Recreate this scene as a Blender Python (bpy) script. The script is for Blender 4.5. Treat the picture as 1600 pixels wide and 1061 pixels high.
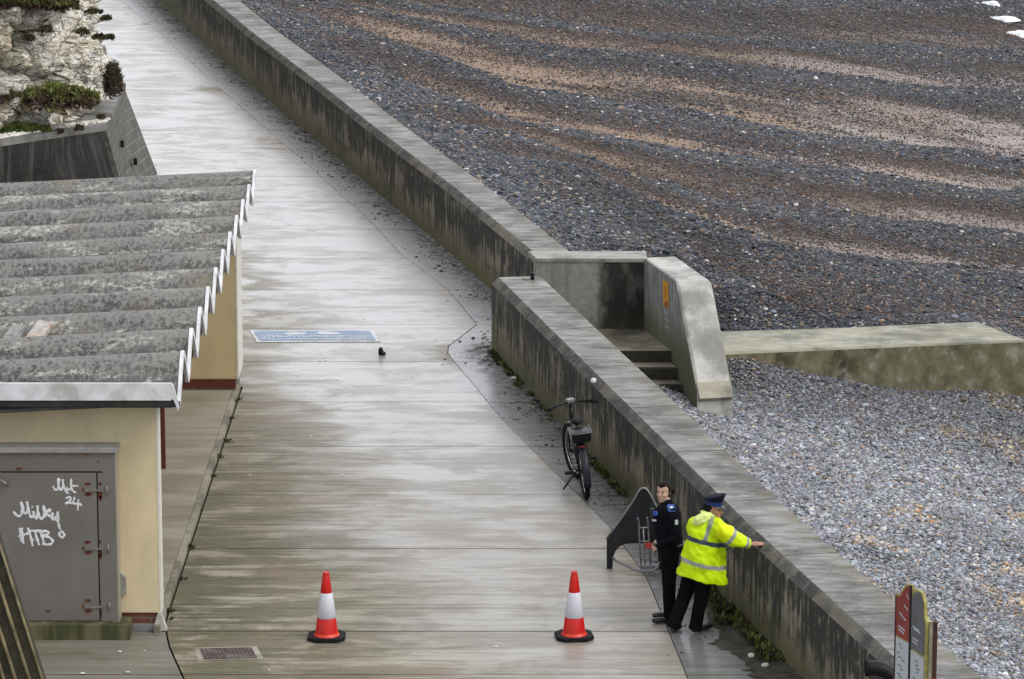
import bpy, bmesh, math, random
import numpy as np
from mathutils import Vector, Matrix, noise as mnoise
R = math.radians
random.seed(7); rng = np.random.default_rng(7)
S = bpy.context.scene
for o in list(bpy.data.objects): bpy.data.objects.remove(o)

# ------------------------------------------------------------------ camera
F = 6300.0                       # focal length in pixels of a 1600 px wide picture
H = 12.62                        # the photographer stands on the cliff path
TH = math.atan(1380.5/F)
CT, ST = math.cos(TH), math.sin(TH)
cam = bpy.data.objects.new("camera", bpy.data.cameras.new("camera"))
S.collection.objects.link(cam); S.camera = cam
cam.location = (0, 0, H); cam.rotation_euler = (math.pi/2-TH, 0, 0)
cam.data.lens = 36*F/1600; cam.data.sensor_width = 36
cam.data.clip_start = 1; cam.data.clip_end = 2000
# ------------------------------------------------------------------ light
SUN_EL, SUN_AZ = R(46), R(118)   # behind thin cloud, on the seaward side
w = bpy.data.worlds.new("World"); S.world = w; w.use_nodes = True
nt = w.node_tree; nt.nodes.clear()
sky = nt.nodes.new('ShaderNodeTexSky'); sky.sky_type = 'NISHITA'; sky.sun_disc = False
sky.sun_elevation = SUN_EL; sky.sun_rotation = SUN_AZ
tc = nt.nodes.new('ShaderNodeTexCoord')
mp = nt.nodes.new('ShaderNodeMapping'); mp.inputs['Scale'].default_value = (1, 1, 3.2)
cn = nt.nodes.new('ShaderNodeTexNoise'); cn.inputs['Scale'].default_value = 3.0; cn.inputs['Detail'].default_value = 6
cr = nt.nodes.new('ShaderNodeValToRGB')
cr.color_ramp.elements[0].position = .3; cr.color_ramp.elements[0].color = (5.2, 5.4, 5.9, 1)
cr.color_ramp.elements[1].position = .7; cr.color_ramp.elements[1].color = (12.5, 12.5, 12.7, 1)
mx = nt.nodes.new('ShaderNodeMixRGB'); mx.inputs[0].default_value = .82
bg = nt.nodes.new('ShaderNodeBackground'); bg.inputs[1].default_value = .095
wo = nt.nodes.new('ShaderNodeOutputWorld')
L = nt.links.new
L(tc.outputs['Generated'], mp.inputs[0]); L(mp.outputs[0], cn.inputs['Vector']); L(cn.outputs['Fac'], cr.inputs[0])
L(sky.outputs[0], mx.inputs[1]); L(cr.outputs[0], mx.inputs[2]); # sky boost added low ahead, out of view, to brighten the wet promenade
vm = nt.nodes.new('ShaderNodeVectorMath'); vm.operation = 'DOT_PRODUCT'; vm.inputs[1].default_value = (-.10, .95, .28); L(tc.outputs['Generated'], vm.inputs[0])
mr = nt.nodes.new('ShaderNodeMapRange'); mr.interpolation_type = 'SMOOTHSTEP'; mr.inputs[1].default_value = .45; mr.inputs[2].default_value = 1.0; mr.inputs[3].default_value = .85; mr.inputs[4].default_value = 1.62; L(vm.outputs['Value'], mr.inputs[0])
mg = nt.nodes.new('ShaderNodeMixRGB'); mg.blend_type = 'MULTIPLY'; mg.inputs[0].default_value = 1; L(mx.outputs[0], mg.inputs[1]); L(mr.outputs[0], mg.inputs[2])
L(mg.outputs[0], bg.inputs[0]); L(bg.outputs[0], wo.inputs[0])
sd = bpy.data.lights.new("sun", 'SUN'); sd.energy = 1.4; sd.angle = R(32); sd.color = (1, .96, .9)
so = bpy.data.objects.new("sun", sd); S.collection.objects.link(so)
so.rotation_euler = (math.pi/2-SUN_EL, 0, math.pi-SUN_AZ)
dirv = Vector((math.sin(SUN_AZ)*math.cos(SUN_EL), math.cos(SUN_AZ)*math.cos(SUN_EL), math.sin(SUN_EL)))
so.rotation_euler = dirv.to_track_quat('Z', 'Y').to_euler()
S.view_settings.view_transform = 'Standard'; S.view_settings.look = 'None'
S.view_settings.exposure = 0.36; S.view_settings.gamma = 1
S.render.engine = 'CYCLES'

# ------------------------------------------------------------------ reading positions off a survey of the photo
def ray(px, py):
    u = (px-800)/F; v = (530.5-py)/F
    return Vector((u, CT+v*ST, -ST+v*CT))
def P(px, py, z=0.0):
    d = ray(px, py); t = (z-H)/d.z
    return Vector((d.x*t, d.y*t, z))
def Q(px, py, y):
    d = ray(px, py); t = y/d.y
    return Vector((d.x*t, y, H+d.z*t))

# ------------------------------------------------------------------ material helper
class N:
    def __init__(s, name, rough=.8, spec=.5, metal=0):
        s.m = bpy.data.materials.new(name); s.m.use_nodes = True; s.t = s.m.node_tree
        s.b = s.t.nodes['Principled BSDF']; s.b.inputs['Roughness'].default_value = rough
        s.b.inputs['Metallic'].default_value = metal
        s.b.inputs['Specular IOR Level'].default_value = spec
        s.co = None
    def n(s, k): return s.t.nodes.new(k)
    def set(s, sock, v):
        if isinstance(v, bpy.types.NodeSocket): s.t.links.new(v, sock)
        elif isinstance(v, tuple) and len(v) == 3 and sock.type == 'RGBA': sock.default_value = (*v, 1)
        else: sock.default_value = v
    def coord(s, kind='Object'):
        c = s.n('ShaderNodeTexCoord'); return c.outputs[kind]
    def attr(s, name, typ='GEOMETRY'):
        a = s.n('ShaderNodeAttribute'); a.attribute_name = name; a.attribute_type = typ; return a
    def map(s, v, sc=(1, 1, 1), rot=(0, 0, 0)):
        m = s.n('ShaderNodeMapping'); s.set(m.inputs[0], v); m.inputs['Scale'].default_value = sc
        m.inputs['Rotation'].default_value = rot; return m.outputs[0]
    def noise(s, v, sc=1, det=4, ro=.55, dist=0):
        x = s.n('ShaderNodeTexNoise'); s.set(x.inputs['Vector'], v); x.inputs['Scale'].default_value = sc
        x.inputs['Detail'].default_value = det; x.inputs['Roughness'].default_value = ro
        x.inputs['Distortion'].default_value = dist; return x.outputs['Fac']
    def voro(s, v, sc=1, feat='F1', out='Distance'):
        x = s.n('ShaderNodeTexVoronoi'); x.feature = feat; s.set(x.inputs['Vector'], v); x.inputs['Scale'].default_value = sc
        return x.outputs[out]
    def r(s, v, a, b, c=0, d=1):                 # clamped remap, smooth
        x = s.n('ShaderNodeMapRange'); x.interpolation_type = 'SMOOTHSTEP'
        for i, q in enumerate((v, a, b, c, d)): s.set(x.inputs[i], q)
        return x.outputs[0]
    def mix(s, f, a, b, mode='MIX'):
        x = s.n('ShaderNodeMixRGB'); x.blend_type = mode
        s.set(x.inputs[0], f); s.set(x.inputs[1], a); s.set(x.inputs[2], b); return x.outputs[0]
    def mth(s, op, a, b=0.0):
        x = s.n('ShaderNodeMath'); x.operation = op; s.set(x.inputs[0], a); s.set(x.inputs[1], b); return x.outputs[0]
    def mul(s, a, b): return s.mth('MULTIPLY', a, b)
    def add(s, a, b): return s.mth('ADD', a, b)
    def sep(s, v):
        x = s.n('ShaderNodeSeparateXYZ'); s.set(x.inputs[0], v); return x.outputs
    def ramp(s, f, stops):
        x = s.n('ShaderNodeValToRGB'); e = x.color_ramp.elements
        while len(e) < len(stops): e.new(.5)
        for i, (p, c) in enumerate(stops): e[i].position = p; e[i].color = (*c, 1)
        s.set(x.inputs[0], f); return x.outputs[0]
    def bump(s, h, st=.3, d=.01):
        x = s.n('ShaderNodeBump'); x.inputs['Strength'].default_value = st; x.inputs['Distance'].default_value = d
        s.set(x.inputs['Height'], h); s.t.links.new(x.outputs[0], s.b.inputs['Normal'])
    def col(s, v): s.set(s.b.inputs['Base Color'], v); return s
    def rough(s, v): s.set(s.b.inputs['Roughness'], v); return s

def plain(name, c, rough=.7, var=.18, sc=9, metal=0, bump=.15, spec=.5, dirt=None):
    s = N(name, rough, spec, metal); co = s.coord()
    f = s.noise(co, sc, 5)
    k = s.mix(s.r(f, .3, .7), tuple(x*(1-var) for x in c), tuple(min(1, x*(1+var)) for x in c))
    if dirt:
        k = s.mix(s.r(s.noise(co, sc*.4, 6, .7), .5, .68), k, dirt)
    s.col(k)
    if bump: s.bump(s.noise(co, sc*6, 3), bump, .004)
    return s.m

# ---- concretes
def mat_prom():
    s = N('promenade_concrete'); co = s.coord(); x, y, z = s.sep(co)[:3]
    wd = s.attr('wall_dist').outputs['Fac']
    streak = s.noise(s.map(co, (.45, 4.6, 1)), 1.0, 7, .7)
    fine = s.noise(s.map(co, (.9, 11, 1)), 1.0, 5, .7)
    big = s.noise(s.map(co, (.30, .42, 1)), 1.0, 5, .6, .6)
    mid = s.noise(s.map(co, (.9, 1.5, 1)), 1.0, 6, .68, .5)
    grain = s.noise(co, 14, 6, .75)
    fwd = s.add(wd, s.mul(s.add(big, -.5), 3.4))
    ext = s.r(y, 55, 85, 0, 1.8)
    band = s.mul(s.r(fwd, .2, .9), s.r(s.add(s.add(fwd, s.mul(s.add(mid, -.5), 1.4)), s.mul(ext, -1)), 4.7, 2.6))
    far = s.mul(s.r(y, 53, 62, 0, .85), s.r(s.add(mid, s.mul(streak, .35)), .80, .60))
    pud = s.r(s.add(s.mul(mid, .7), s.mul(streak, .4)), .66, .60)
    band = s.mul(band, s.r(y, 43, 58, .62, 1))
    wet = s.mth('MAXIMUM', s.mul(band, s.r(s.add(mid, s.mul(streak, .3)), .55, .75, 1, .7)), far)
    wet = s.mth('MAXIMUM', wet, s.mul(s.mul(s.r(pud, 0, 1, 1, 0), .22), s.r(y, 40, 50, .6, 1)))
    algae = s.mul(s.mul(s.r(wd, 2.6, 6.0), s.r(y, 60, 50)), s.r(s.add(s.add(s.mul(streak, .5), s.mul(mid, .5)), s.mul(grain, .12)), .47, .60))
    base = s.mix(s.r(big, .35, .65), (.34, .295, .22), (.405, .37, .30))
    base = s.mix(s.mul(s.r(mid, .42, .64), .6), base, (.21, .175, .125))
    base = s.mix(s.mul(s.r(fine, .47, .60), .6), base, (.15, .13, .09))
    base = s.mix(s.mul(s.r(streak, .48, .58), .5), base, (.17, .14, .09))
    base = s.mix(s.mul(algae, .9), base, (.10, .09, .032))
    base = s.mix(s.mul(s.r(fine, .52, .60), s.mul(algae, .7)), base, (.045, .042, .02))
    lines = s.mul(s.r(s.noise(s.map(co, (.10, 7.5, 1)), 1.0, 5, .75), .53, .60), s.mul(s.r(wd, 1.8, 4.5), s.r(y, 66, 52)))
    base = s.mix(s.mul(lines, .42), base, (.095, .085, .045))
    brown = s.mul(s.r(s.noise(s.map(co, (.4, .9, 1)), 1.3, 6, .7), .52, .66), s.r(wd, 1.4, 2.4))
    base = s.mix(s.mul(brown, .6), base, (.22, .155, .105))
    base = s.mix(s.mul(s.r(grain, .5, .72), .35), base, (.13, .12, .10))
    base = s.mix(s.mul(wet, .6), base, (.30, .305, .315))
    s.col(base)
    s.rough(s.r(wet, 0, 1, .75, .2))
    s.b.inputs['Specular IOR Level'].default_value = .75
    s.bump(s.add(s.add(s.mul(fine, .8), grain), s.mul(streak, .6)), .22, .004)
    return s.m
def mat_strip():
    s = N('drain_strip_concrete'); co = s.coord()
    wd = s.attr('wall_dist').outputs['Fac']
    streak = s.noise(s.map(co, (.5, 8, 1)), 1.0, 6, .62)
    big = s.noise(co, .55, 5, .6)
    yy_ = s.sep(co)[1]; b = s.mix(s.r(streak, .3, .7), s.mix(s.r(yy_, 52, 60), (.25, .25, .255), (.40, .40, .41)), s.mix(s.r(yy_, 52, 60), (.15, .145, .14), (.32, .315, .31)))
    b = s.mix(s.mul(s.r(big, .5, .62), s.r(yy_, 52, 62, .6, .2)), b, (.13, .125, .12))
    grit = s.mul(s.r(s.add(wd, s.mul(s.noise(co, 3.0, 6, .7), 1.1)), 1.12, .62), s.r(s.noise(co, 9, 5, .75), .35, .55))
    b = s.mix(s.mul(grit, .85), b, (.05, .042, .033))
    s.col(b); s.rough(s.mix(grit, (.24,)*3, (.9,)*3))
    s.bump(s.add(streak, s.mul(grit, s.noise(co, 40, 4))), .25, .01)
    return s.m
def mat_wall(name, base=(.25, .22, .165), dark=(.012, .012, .011), dark_amt=1.0, green=1.0, groove=True, courses=(.33, .66), sts=(9, .55)):
    """board marked sea wall face: UV u runs along the wall, v is height in metres"""
    s = N(name, .85); uv = s.coord('UV'); u, v, _ = s.sep(uv)[:3]
    st = s.noise(s.map(uv, (*sts, 1)), 1.0, 6, .65)
    st2 = s.noise(s.map(uv, (sts[0]*2.9, sts[1]*2.9, 1)), 1.0, 5, .65)
    big = s.noise(s.map(uv, (.8, 1.3, 1)), 1.0, 4, .5)
    k = s.mix(s.r(st2, .35, .65), tuple(q*.5 for q in base), tuple(min(1, q*1.35) for q in base))
    blot = s.noise(s.map(uv, (2.2, 2.6, 1)), 1.0, 6, .7)
    dk = s.r(s.add(s.add(s.add(s.mul(st, 1.0), s.mul(blot, .45)), s.mul(big, .5)), s.mul(v, .26)), 1.0, 1.13)
    k = s.mix(s.mul(dk, .92*dark_amt), k, dark)
    pale = s.mul(s.r(st2, .54, .64), s.r(blot, .56, .44))
    k = s.mix(s.mul(pale, .75), k, (.42, .40, .34))
    g = s.mul(s.r(s.add(v, s.mul(st, .7)), .95, .40), .8*green)
    k = s.mix(g, k, s.mix(s.r(st2, .4, .6), (.13, .125, .04), (.05, .048, .018)))
    lines = None
    if groove:
        for c in courses:
            l = s.r(s.mth('ABSOLUTE', s.add(v, -c)), .013, .005)
            lines = l if lines is None else s.mth('MAXIMUM', lines, l)
        uu = s.mth('ABSOLUTE', s.add(s.mth('FRACT', s.mul(u, 1/3.66)), -.5))
        lines = s.mth('MAXIMUM', lines, s.r(uu, .009, .004))
        lines = s.mul(lines, s.r(blot, .38, .6)); k = s.mix(s.mul(lines, .55), k, (.02, .02, .018))
    s.col(k)
    h = s.add(s.mul(st2, .4), s.mul(s.noise(s.map(uv, (30, 30, 1)), 1, 4), .5))
    if lines is not None: h = s.add(h, s.mul(lines, -.7))
    s.bump(h, .5, .012)
    return s.m
def mat_coping(name='coping_concrete', a=(.25, .242, .225), b=(.105, .098, .082), moss=.5):
    s = N(name, .6); co = s.coord(); uv = s.coord('UV'); u, v, _ = s.sep(uv)[:3]
    st = s.noise(s.map(co, (1.6, 6, 2)), 1.0, 7, .7)
    f = s.noise(co, 1.1, 6, .65)
    k = s.mix(s.mul(s.r(st, .32, .68), .75), a, b)
    k = s.mix(s.mul(s.r(f, .44, .62), .8), k, tuple(q*.45 for q in b))
    k = s.mix(s.mul(s.r(s.noise(co, 7, 5, .7), .58, .72), .5), k, (.42, .43, .43))
    # lichen along the seaward edge (v = distance across the top)
    e = s.mul(s.r(v, .38, .66), s.r(s.noise(co, 3.2, 5, .7), .42, .6))
    k = s.mix(s.mul(e, moss), k, (.13, .11, .03))
    s.col(k); s.rough(s.r(st, .3, .7, .38, .75))
    s.bump(s.add(st, s.noise(co, 45, 4)), .3, .008)
    return s.m
M = {}
M['prom'] = mat_prom(); M['strip'] = mat_strip()
M['wallface'] = mat_wall('sea_wall_face'); M['coping'] = mat_coping()
s = N('stained_chamfer', .8); uv = s.coord('UV'); co = s.coord(); f = s.noise(co, 2.6, 6, .65); f2 = s.noise(s.map(uv, (14, 3, 1)), 1, 5, .65)
k = s.mix(s.r(f, .40, .66), (.035, .034, .032), (.12, .112, .092)); k = s.mix(s.mul(s.r(s.noise(co, 9, 6, .75), .52, .66), .5), k, (.26, .25, .21)); k = s.mix(s.mul(s.r(s.noise(co, .8, 4), .52, .62), .5), k, (.20, .18, .12))
s.col(k); s.bump(s.noise(co, 25, 6, .7), .6, .015); M['chamfer'] = s.m
M['recess'] = mat_wall('recess_concrete', (.27, .28, .25), (.012, .013, .012), .75, .9, groove=False)
M['wing'] = mat_wall('wing_wall_concrete', (.30, .32, .31), (.06, .06, .05), .35, 1.0, groove=False)
M['buttress'] = mat_coping('buttress_concrete', (.56, .55, .51), (.40, .39, .35), .35)
M['reccop'] = mat_coping('recess_coping', (.34, .34, .30), (.22, .215, .18), .2)
M['groyne'] = mat_coping('groyne_top_concrete', (.36, .35, .26), (.25, .235, .165), .2)
M['groyneface'] = mat_wall('groyne_face_concrete', (.20, .18, .115), (.045, .035, .022), 1.0, .3, courses=(-.9,), sts=(1.6, 1.1))
M['step'] = mat_coping('step_concrete', (.30, .27, .20), (.17, .15, .11), .3)
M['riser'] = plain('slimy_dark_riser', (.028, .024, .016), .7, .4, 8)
M['black'] = plain('black_plastic', (.008, .008, .009), .5, .3, 20, bump=.1, spec=.25)
M['rubber'] = plain('black_rubber', (.011, .011, .012), .8, .4, 18, spec=.2)
M['darkgap'] = plain('dark_joint_grit', (.05, .045, .035), .95, .4, 5)

# ------------------------------------------------------------------ object helpers
col = S.collection
def tag(o, label=None, cat=None, group=None, kind=None):
    if label: o['label'] = label
    if cat: o['category'] = cat
    if group: o['group'] = group
    if kind: o['kind'] = kind
    return o
def empty(name, loc, label, cat, group=None, rz=0):
    o = bpy.data.objects.new(name, None); col.objects.link(o); o.location = loc; o.rotation_euler.z = rz
    o.empty_display_size = .2
    return tag(o, label, cat, group)
def link(name, me, mat, parent=None, smooth=False):
    o = bpy.data.objects.new(name, me); col.objects.link(o)
    for m in (mat if isinstance(mat, (list, tuple)) else [mat]): me.materials.append(m)
    if smooth:
        for p in me.polygons: p.use_smooth = True
    if parent: o.parent = parent
    return o
def mesh(verts, faces, uvs=None, mi=None, name='m'):
    me = bpy.data.meshes.new(name); me.from_pydata([tuple(v) for v in verts], [], faces)
    if uvs is not None:
        l = me.uv_layers.new(name='UVMap')
        l.data.foreach_set('uv', [c for f in uvs for q in f for c in q])
    if mi is not None: me.polygons.foreach_set('material_index', mi)
    me.update(); return me
def bm_mesh(bm, name='m'):
    me = bpy.data.meshes.new(name); bmesh.ops.recalc_face_normals(bm, faces=bm.faces); bm.to_mesh(me); bm.free(); return me
def box(bm, lo, hi, bev=0, mat=None, mx=None):
    r = bmesh.ops.create_cube(bm, size=1)['verts']
    lo, hi = Vector(lo), Vector(hi); c = (lo+hi)/2; d = hi-lo
    for v in r: v.co = Vector((v.co.x*d.x, v.co.y*d.y, v.co.z*d.z))+c
    if mx: 
        for v in r: v.co = mx @ v.co
    fs = {f for v in r for f in v.link_faces}
    if mat is not None:
        for f in fs: f.material_index = mat
    if bev:
        es = list({e for v in r for e in v.link_edges})
        bmesh.ops.bevel(bm, geom=es, offset=bev, segments=2, affect='EDGES', profile=.6)
    return r
def tube(bm, pts, rad, seg=10, mat=0, cap=True, flat=None, up=Vector((0, 0, 1))):
    """tapered tube along pts; rad is a number or a list; flat = (a, b) ellipse factors"""
    pts = [Vector(p) for p in pts]; n = len(pts)
    rad = [rad]*n if not isinstance(rad, (list, tuple)) else rad
    rings = []; prev = None
    for i, p in enumerate(pts):
        t = (pts[min(i+1, n-1)]-pts[max(i-1, 0)]).normalized()
        a = up if prev is None else prev
        a = (a-t*a.dot(t))
        if a.length < 1e-3: a = Vector((1, .2, .1))-t*Vector((1, .2, .1)).dot(t)
        a.normalize(); b = t.cross(a); prev = a
        fa, fb = flat if flat else (1, 1)
        rings.append([bm.verts.new(p+a*rad[i]*fa*math.cos(2*math.pi*k/seg)+b*rad[i]*fb*math.sin(2*math.pi*k/seg)) for k in range(seg)])
    for i in range(n-1):
        for k in range(seg):
            f = bm.faces.new((rings[i][k], rings[i][(k+1) % seg], rings[i+1][(k+1) % seg], rings[i+1][k])); f.material_index = mat; f.smooth = True
    if cap:
        for rg in (rings[0], rings[-1]):
            f = bm.faces.new(rg); f.material_index = mat
    return rings
def prism(bm, pts, vec, mat=0):
    """extrude a closed outline (3d points) by vec"""
    vec = Vector(vec); a = [bm.verts.new(p) for p in pts]; b = [bm.verts.new(Vector(p)+vec) for p in pts]
    n = len(pts)
    fs = [bm.faces.new(a), bm.faces.new(b[::-1])]+[bm.faces.new((a[i], b[i], b[(i+1) % n], a[(i+1) % n])) for i in range(n)]
    for f in fs: f.material_index = mat
def ball(bm, c, r, sc=(1, 1, 1), sub=2, mx=None, mat=0):
    v = bmesh.ops.create_icosphere(bm, subdivisions=sub, radius=r)['verts']
    for q in v:
        q.co = Vector((q.co.x*sc[0], q.co.y*sc[1], q.co.z*sc[2]))
        if mx: q.co = mx @ q.co
        q.co += Vector(c)
    for f in {f for q in v for f in q.link_faces}: f.smooth = True; f.material_index = mat
def evalmesh(o):
    dg = bpy.context.evaluated_depsgraph_get(); dg.update()
    me = bpy.data.meshes.new_from_object(o.evaluated_get(dg)); return me
def fuse(bm, vox=.012, smooth=4):
    """join overlapping closed shapes into one continuous skin"""
    me = bm_mesh(bm); o = bpy.data.objects.new('tmp', me); col.objects.link(o)
    m = o.modifiers.new('r', 'REMESH'); m.mode = 'VOXEL'; m.voxel_size = vox; m.use_smooth_shade = True
    if smooth:
        m = o.modifiers.new('s', 'SMOOTH'); m.factor = .5; m.iterations = smooth
    r = evalmesh(o); bpy.data.objects.remove(o); bpy.data.meshes.remove(me)
    for p in r.polygons: p.use_smooth = True
    return r
def setcol(me, name, cols):
    a = me.color_attributes.new(name, 'FLOAT_COLOR', 'POINT')
    c = np.ones((len(me.vertices), 4), np.float32); c[:, :3] = cols; a.data.foreach_set('color', c.ravel())
def coords(me):
    v = np.empty(len(me.vertices)*3, np.float32); me.vertices.foreach_get('co', v); return v.reshape(-1, 3)
def lerp(a, b, t): return a+(b-a)*t

# ================================================================== THE SETTING
def poly_interp(pts, y):
    """x on a polyline of (x, y) points sorted by y, extended beyond both ends"""
    if y <= pts[0][1]: a, b = pts[0], pts[1]
    elif y >= pts[-1][1]: a, b = pts[-2], pts[-1]
    else:
        for a, b in zip(pts, pts[1:]):
            if a[1] <= y <= b[1]: break
    return a[0]+(b[0]-a[0])*(y-a[1])/(b[1]-a[1])
def gp(lst, z=0): return [tuple(P(a, b, z)[:2]) for a, b in lst]
WH = 1.05                                                # height of the sea wall
near_line = gp([(1330, 1138), (1221, 1029), (1152, 960), (768, 545)])
far_line = gp([(735, 420), (705, 396), (577, 290), (486, 211), (388, 130), (245, 0), (110, -130)])
fl0 = P(838, 406, 1.05); fl0.z = 0                       # the far run ends behind the near run, at the recess
wall_line = near_line+[tuple(fl0[:2])]+far_line[1:]      # foot of the wall, near to far
strip_line = gp([(1075, 1061), (1010, 900), (950, 820), (785, 655), (712, 567), (694, 546), (745, 507), (722, 478), (694, 447), (626, 396), (577, 343), (501, 275), (426, 209), (328, 124), (251, 52), (197, 6), (60, -110)])
K0, K1 = P(252, 985), P(372, 617)
YF = K0.y; YP = K1.y
def kerb_x(y): return K0.x+(K1.x-K0.x)*(y-YF)/(YP-YF)
J0 = P(800, 950).y; DJ = P(800, 628).y-J0; DJ /= 4
def wx(y): return poly_interp(wall_line, y)
def sx(y): return poly_interp(strip_line, y)
def slab_rows(name, xl, xr, mat, z, y0, y1, nx=14, gap=.016, jog=0.0, rows=None):
    vs, fs, wdl = [], [], []
    k0 = math.floor((y0-J0)/DJ); k1 = math.ceil((y1-J0)/DJ)
    for k in range(k0, k1):
        ya, yb = max(y0, J0+k*DJ+gap/2), min(y1, J0+(k+1)*DJ-gap/2)
        if yb-ya < .05: continue
        dz = random.uniform(-jog, jog)
        ys = [ya, ya+.02]+[lerp(ya+.02, yb-.02, t/5) for t in range(1, 5)]+[yb-.02, yb]
        b = len(vs)
        for j, yy in enumerate(ys):
            edge = 0
            l, r = xl(yy), xr(yy)
            for i in range(nx+1):
                x = lerp(l, r, i/nx); vs.append((x, yy, z+dz+edge)); wdl.append(max(0, wx(yy)-x))
        for j in range(len(ys)-1):
            for i in range(nx):
                a = b+j*(nx+1)+i; fs.append((a, a+1, a+nx+2, a+nx+1))
    me = mesh(vs, fs)
    at = me.attributes.new('wall_dist', 'FLOAT', 'POINT'); at.data.foreach_set('value', wdl)
    return link(name, me, mat)
def left_x(y):
    if YF-.02 <= y <= YP+.6: return kerb_x(y)+.02
    return -13.0
def left_x2(y): return -13.0
Y0 = 34.0
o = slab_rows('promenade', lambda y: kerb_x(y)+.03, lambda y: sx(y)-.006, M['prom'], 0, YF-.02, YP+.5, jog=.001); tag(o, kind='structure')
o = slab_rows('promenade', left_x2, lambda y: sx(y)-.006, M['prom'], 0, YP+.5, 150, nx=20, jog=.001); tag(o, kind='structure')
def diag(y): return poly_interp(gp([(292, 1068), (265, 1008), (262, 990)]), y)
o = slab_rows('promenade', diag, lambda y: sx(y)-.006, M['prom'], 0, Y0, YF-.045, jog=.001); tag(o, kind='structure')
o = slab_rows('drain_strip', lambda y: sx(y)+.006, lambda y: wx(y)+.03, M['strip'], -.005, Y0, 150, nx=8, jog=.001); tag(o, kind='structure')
# darker old paving in front of the shelter
s = N('old_paving', .5); co = s.coord(); st = s.noise(s.map(co, (.5, 7, 1)), 1, 6, .65)
k = s.mix(s.r(st, .3, .7), (.24, .22, .18), (.15, .138, .11)); k = s.mix(s.mul(s.r(s.noise(co, 1.3, 4), .5, .7), .6), k, (.11, .105, .05))
s.col(k); s.bump(s.noise(co, 50, 4), .3, .006); M['oldpave'] = s.m
o = slab_rows('old_pavement', lambda y: -13, lambda y: diag(y)-.02, M['oldpave'], -.004, Y0, YF-.045, nx=6); tag(o, kind='structure')
# bedding under the joints
o = link('bedding', mesh([(-16, 30, -.05), (wx(30)+.1, 30, -.05)]+[(wx(y)+.12, y, -.05) for y in (45, 54, 60, 75, 90, 150)]+[(-16, 150, -.05)], [tuple(range(9))]), M['darkgap']); tag(o, kind='structure')
# apron of the shelter (raised a little, pale worn kerb edge)
s = N('apron_concrete', .6); co = s.coord(); st = s.noise(s.map(co, (.35, 5, 1)), 1, 5, .6); b2 = s.noise(s.map(co, (.5, 1, 1)), 1.3, 4)
k = s.mix(s.r(st, .3, .7), (.40, .37, .30), (.29, .26, .20)); k = s.mix(s.mul(s.r(b2, .45, .65), .6), k, (.22, .18, .12))
s.col(k); s.bump(s.noise(co, 50, 4), .3, .006); M['apron'] = s.m
M['kerb'] = mat_coping('kerb_concrete', (.40, .37, .29), (.30, .27, .2), .1)
o = link('apron', mesh([(-8, YF+.2, .07), (kerb_x(YF+.2)-.075, YF+.2, .07), (kerb_x(YP)-.075, YP, .07), (-8, YP, .07)], [(0, 1, 2, 3)]), M['apron']); tag(o, kind='structure')
bm = bmesh.new()
prism(bm, [(kerb_x(YF-.1)-.07, YF-.1, -.04), (kerb_x(YF-.1), YF-.1, -.04), (kerb_x(YF-.1)-.01, YF-.1, .074), (kerb_x(YF-.1)-.07, YF-.1, .074)],
      (kerb_x(YP+.5)-kerb_x(YF-.1), YP+.5-YF+.1, 0))
o = link('kerb', bm_mesh(bm), M['kerb']); tag(o, kind='structure')
# wide land and sea far below/behind (fills what lies beyond the frame)
M['sea'] = N('sea_water', .12).col((.03, .05, .055)).m
o = link('sea', mesh([(-600, -300, -4.2), (900, -300, -4.2), (900, 1500, -4.2), (-600, 1500, -4.2)], [(0, 1, 2, 3)]), M['sea']); tag(o, kind='structure')

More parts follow.
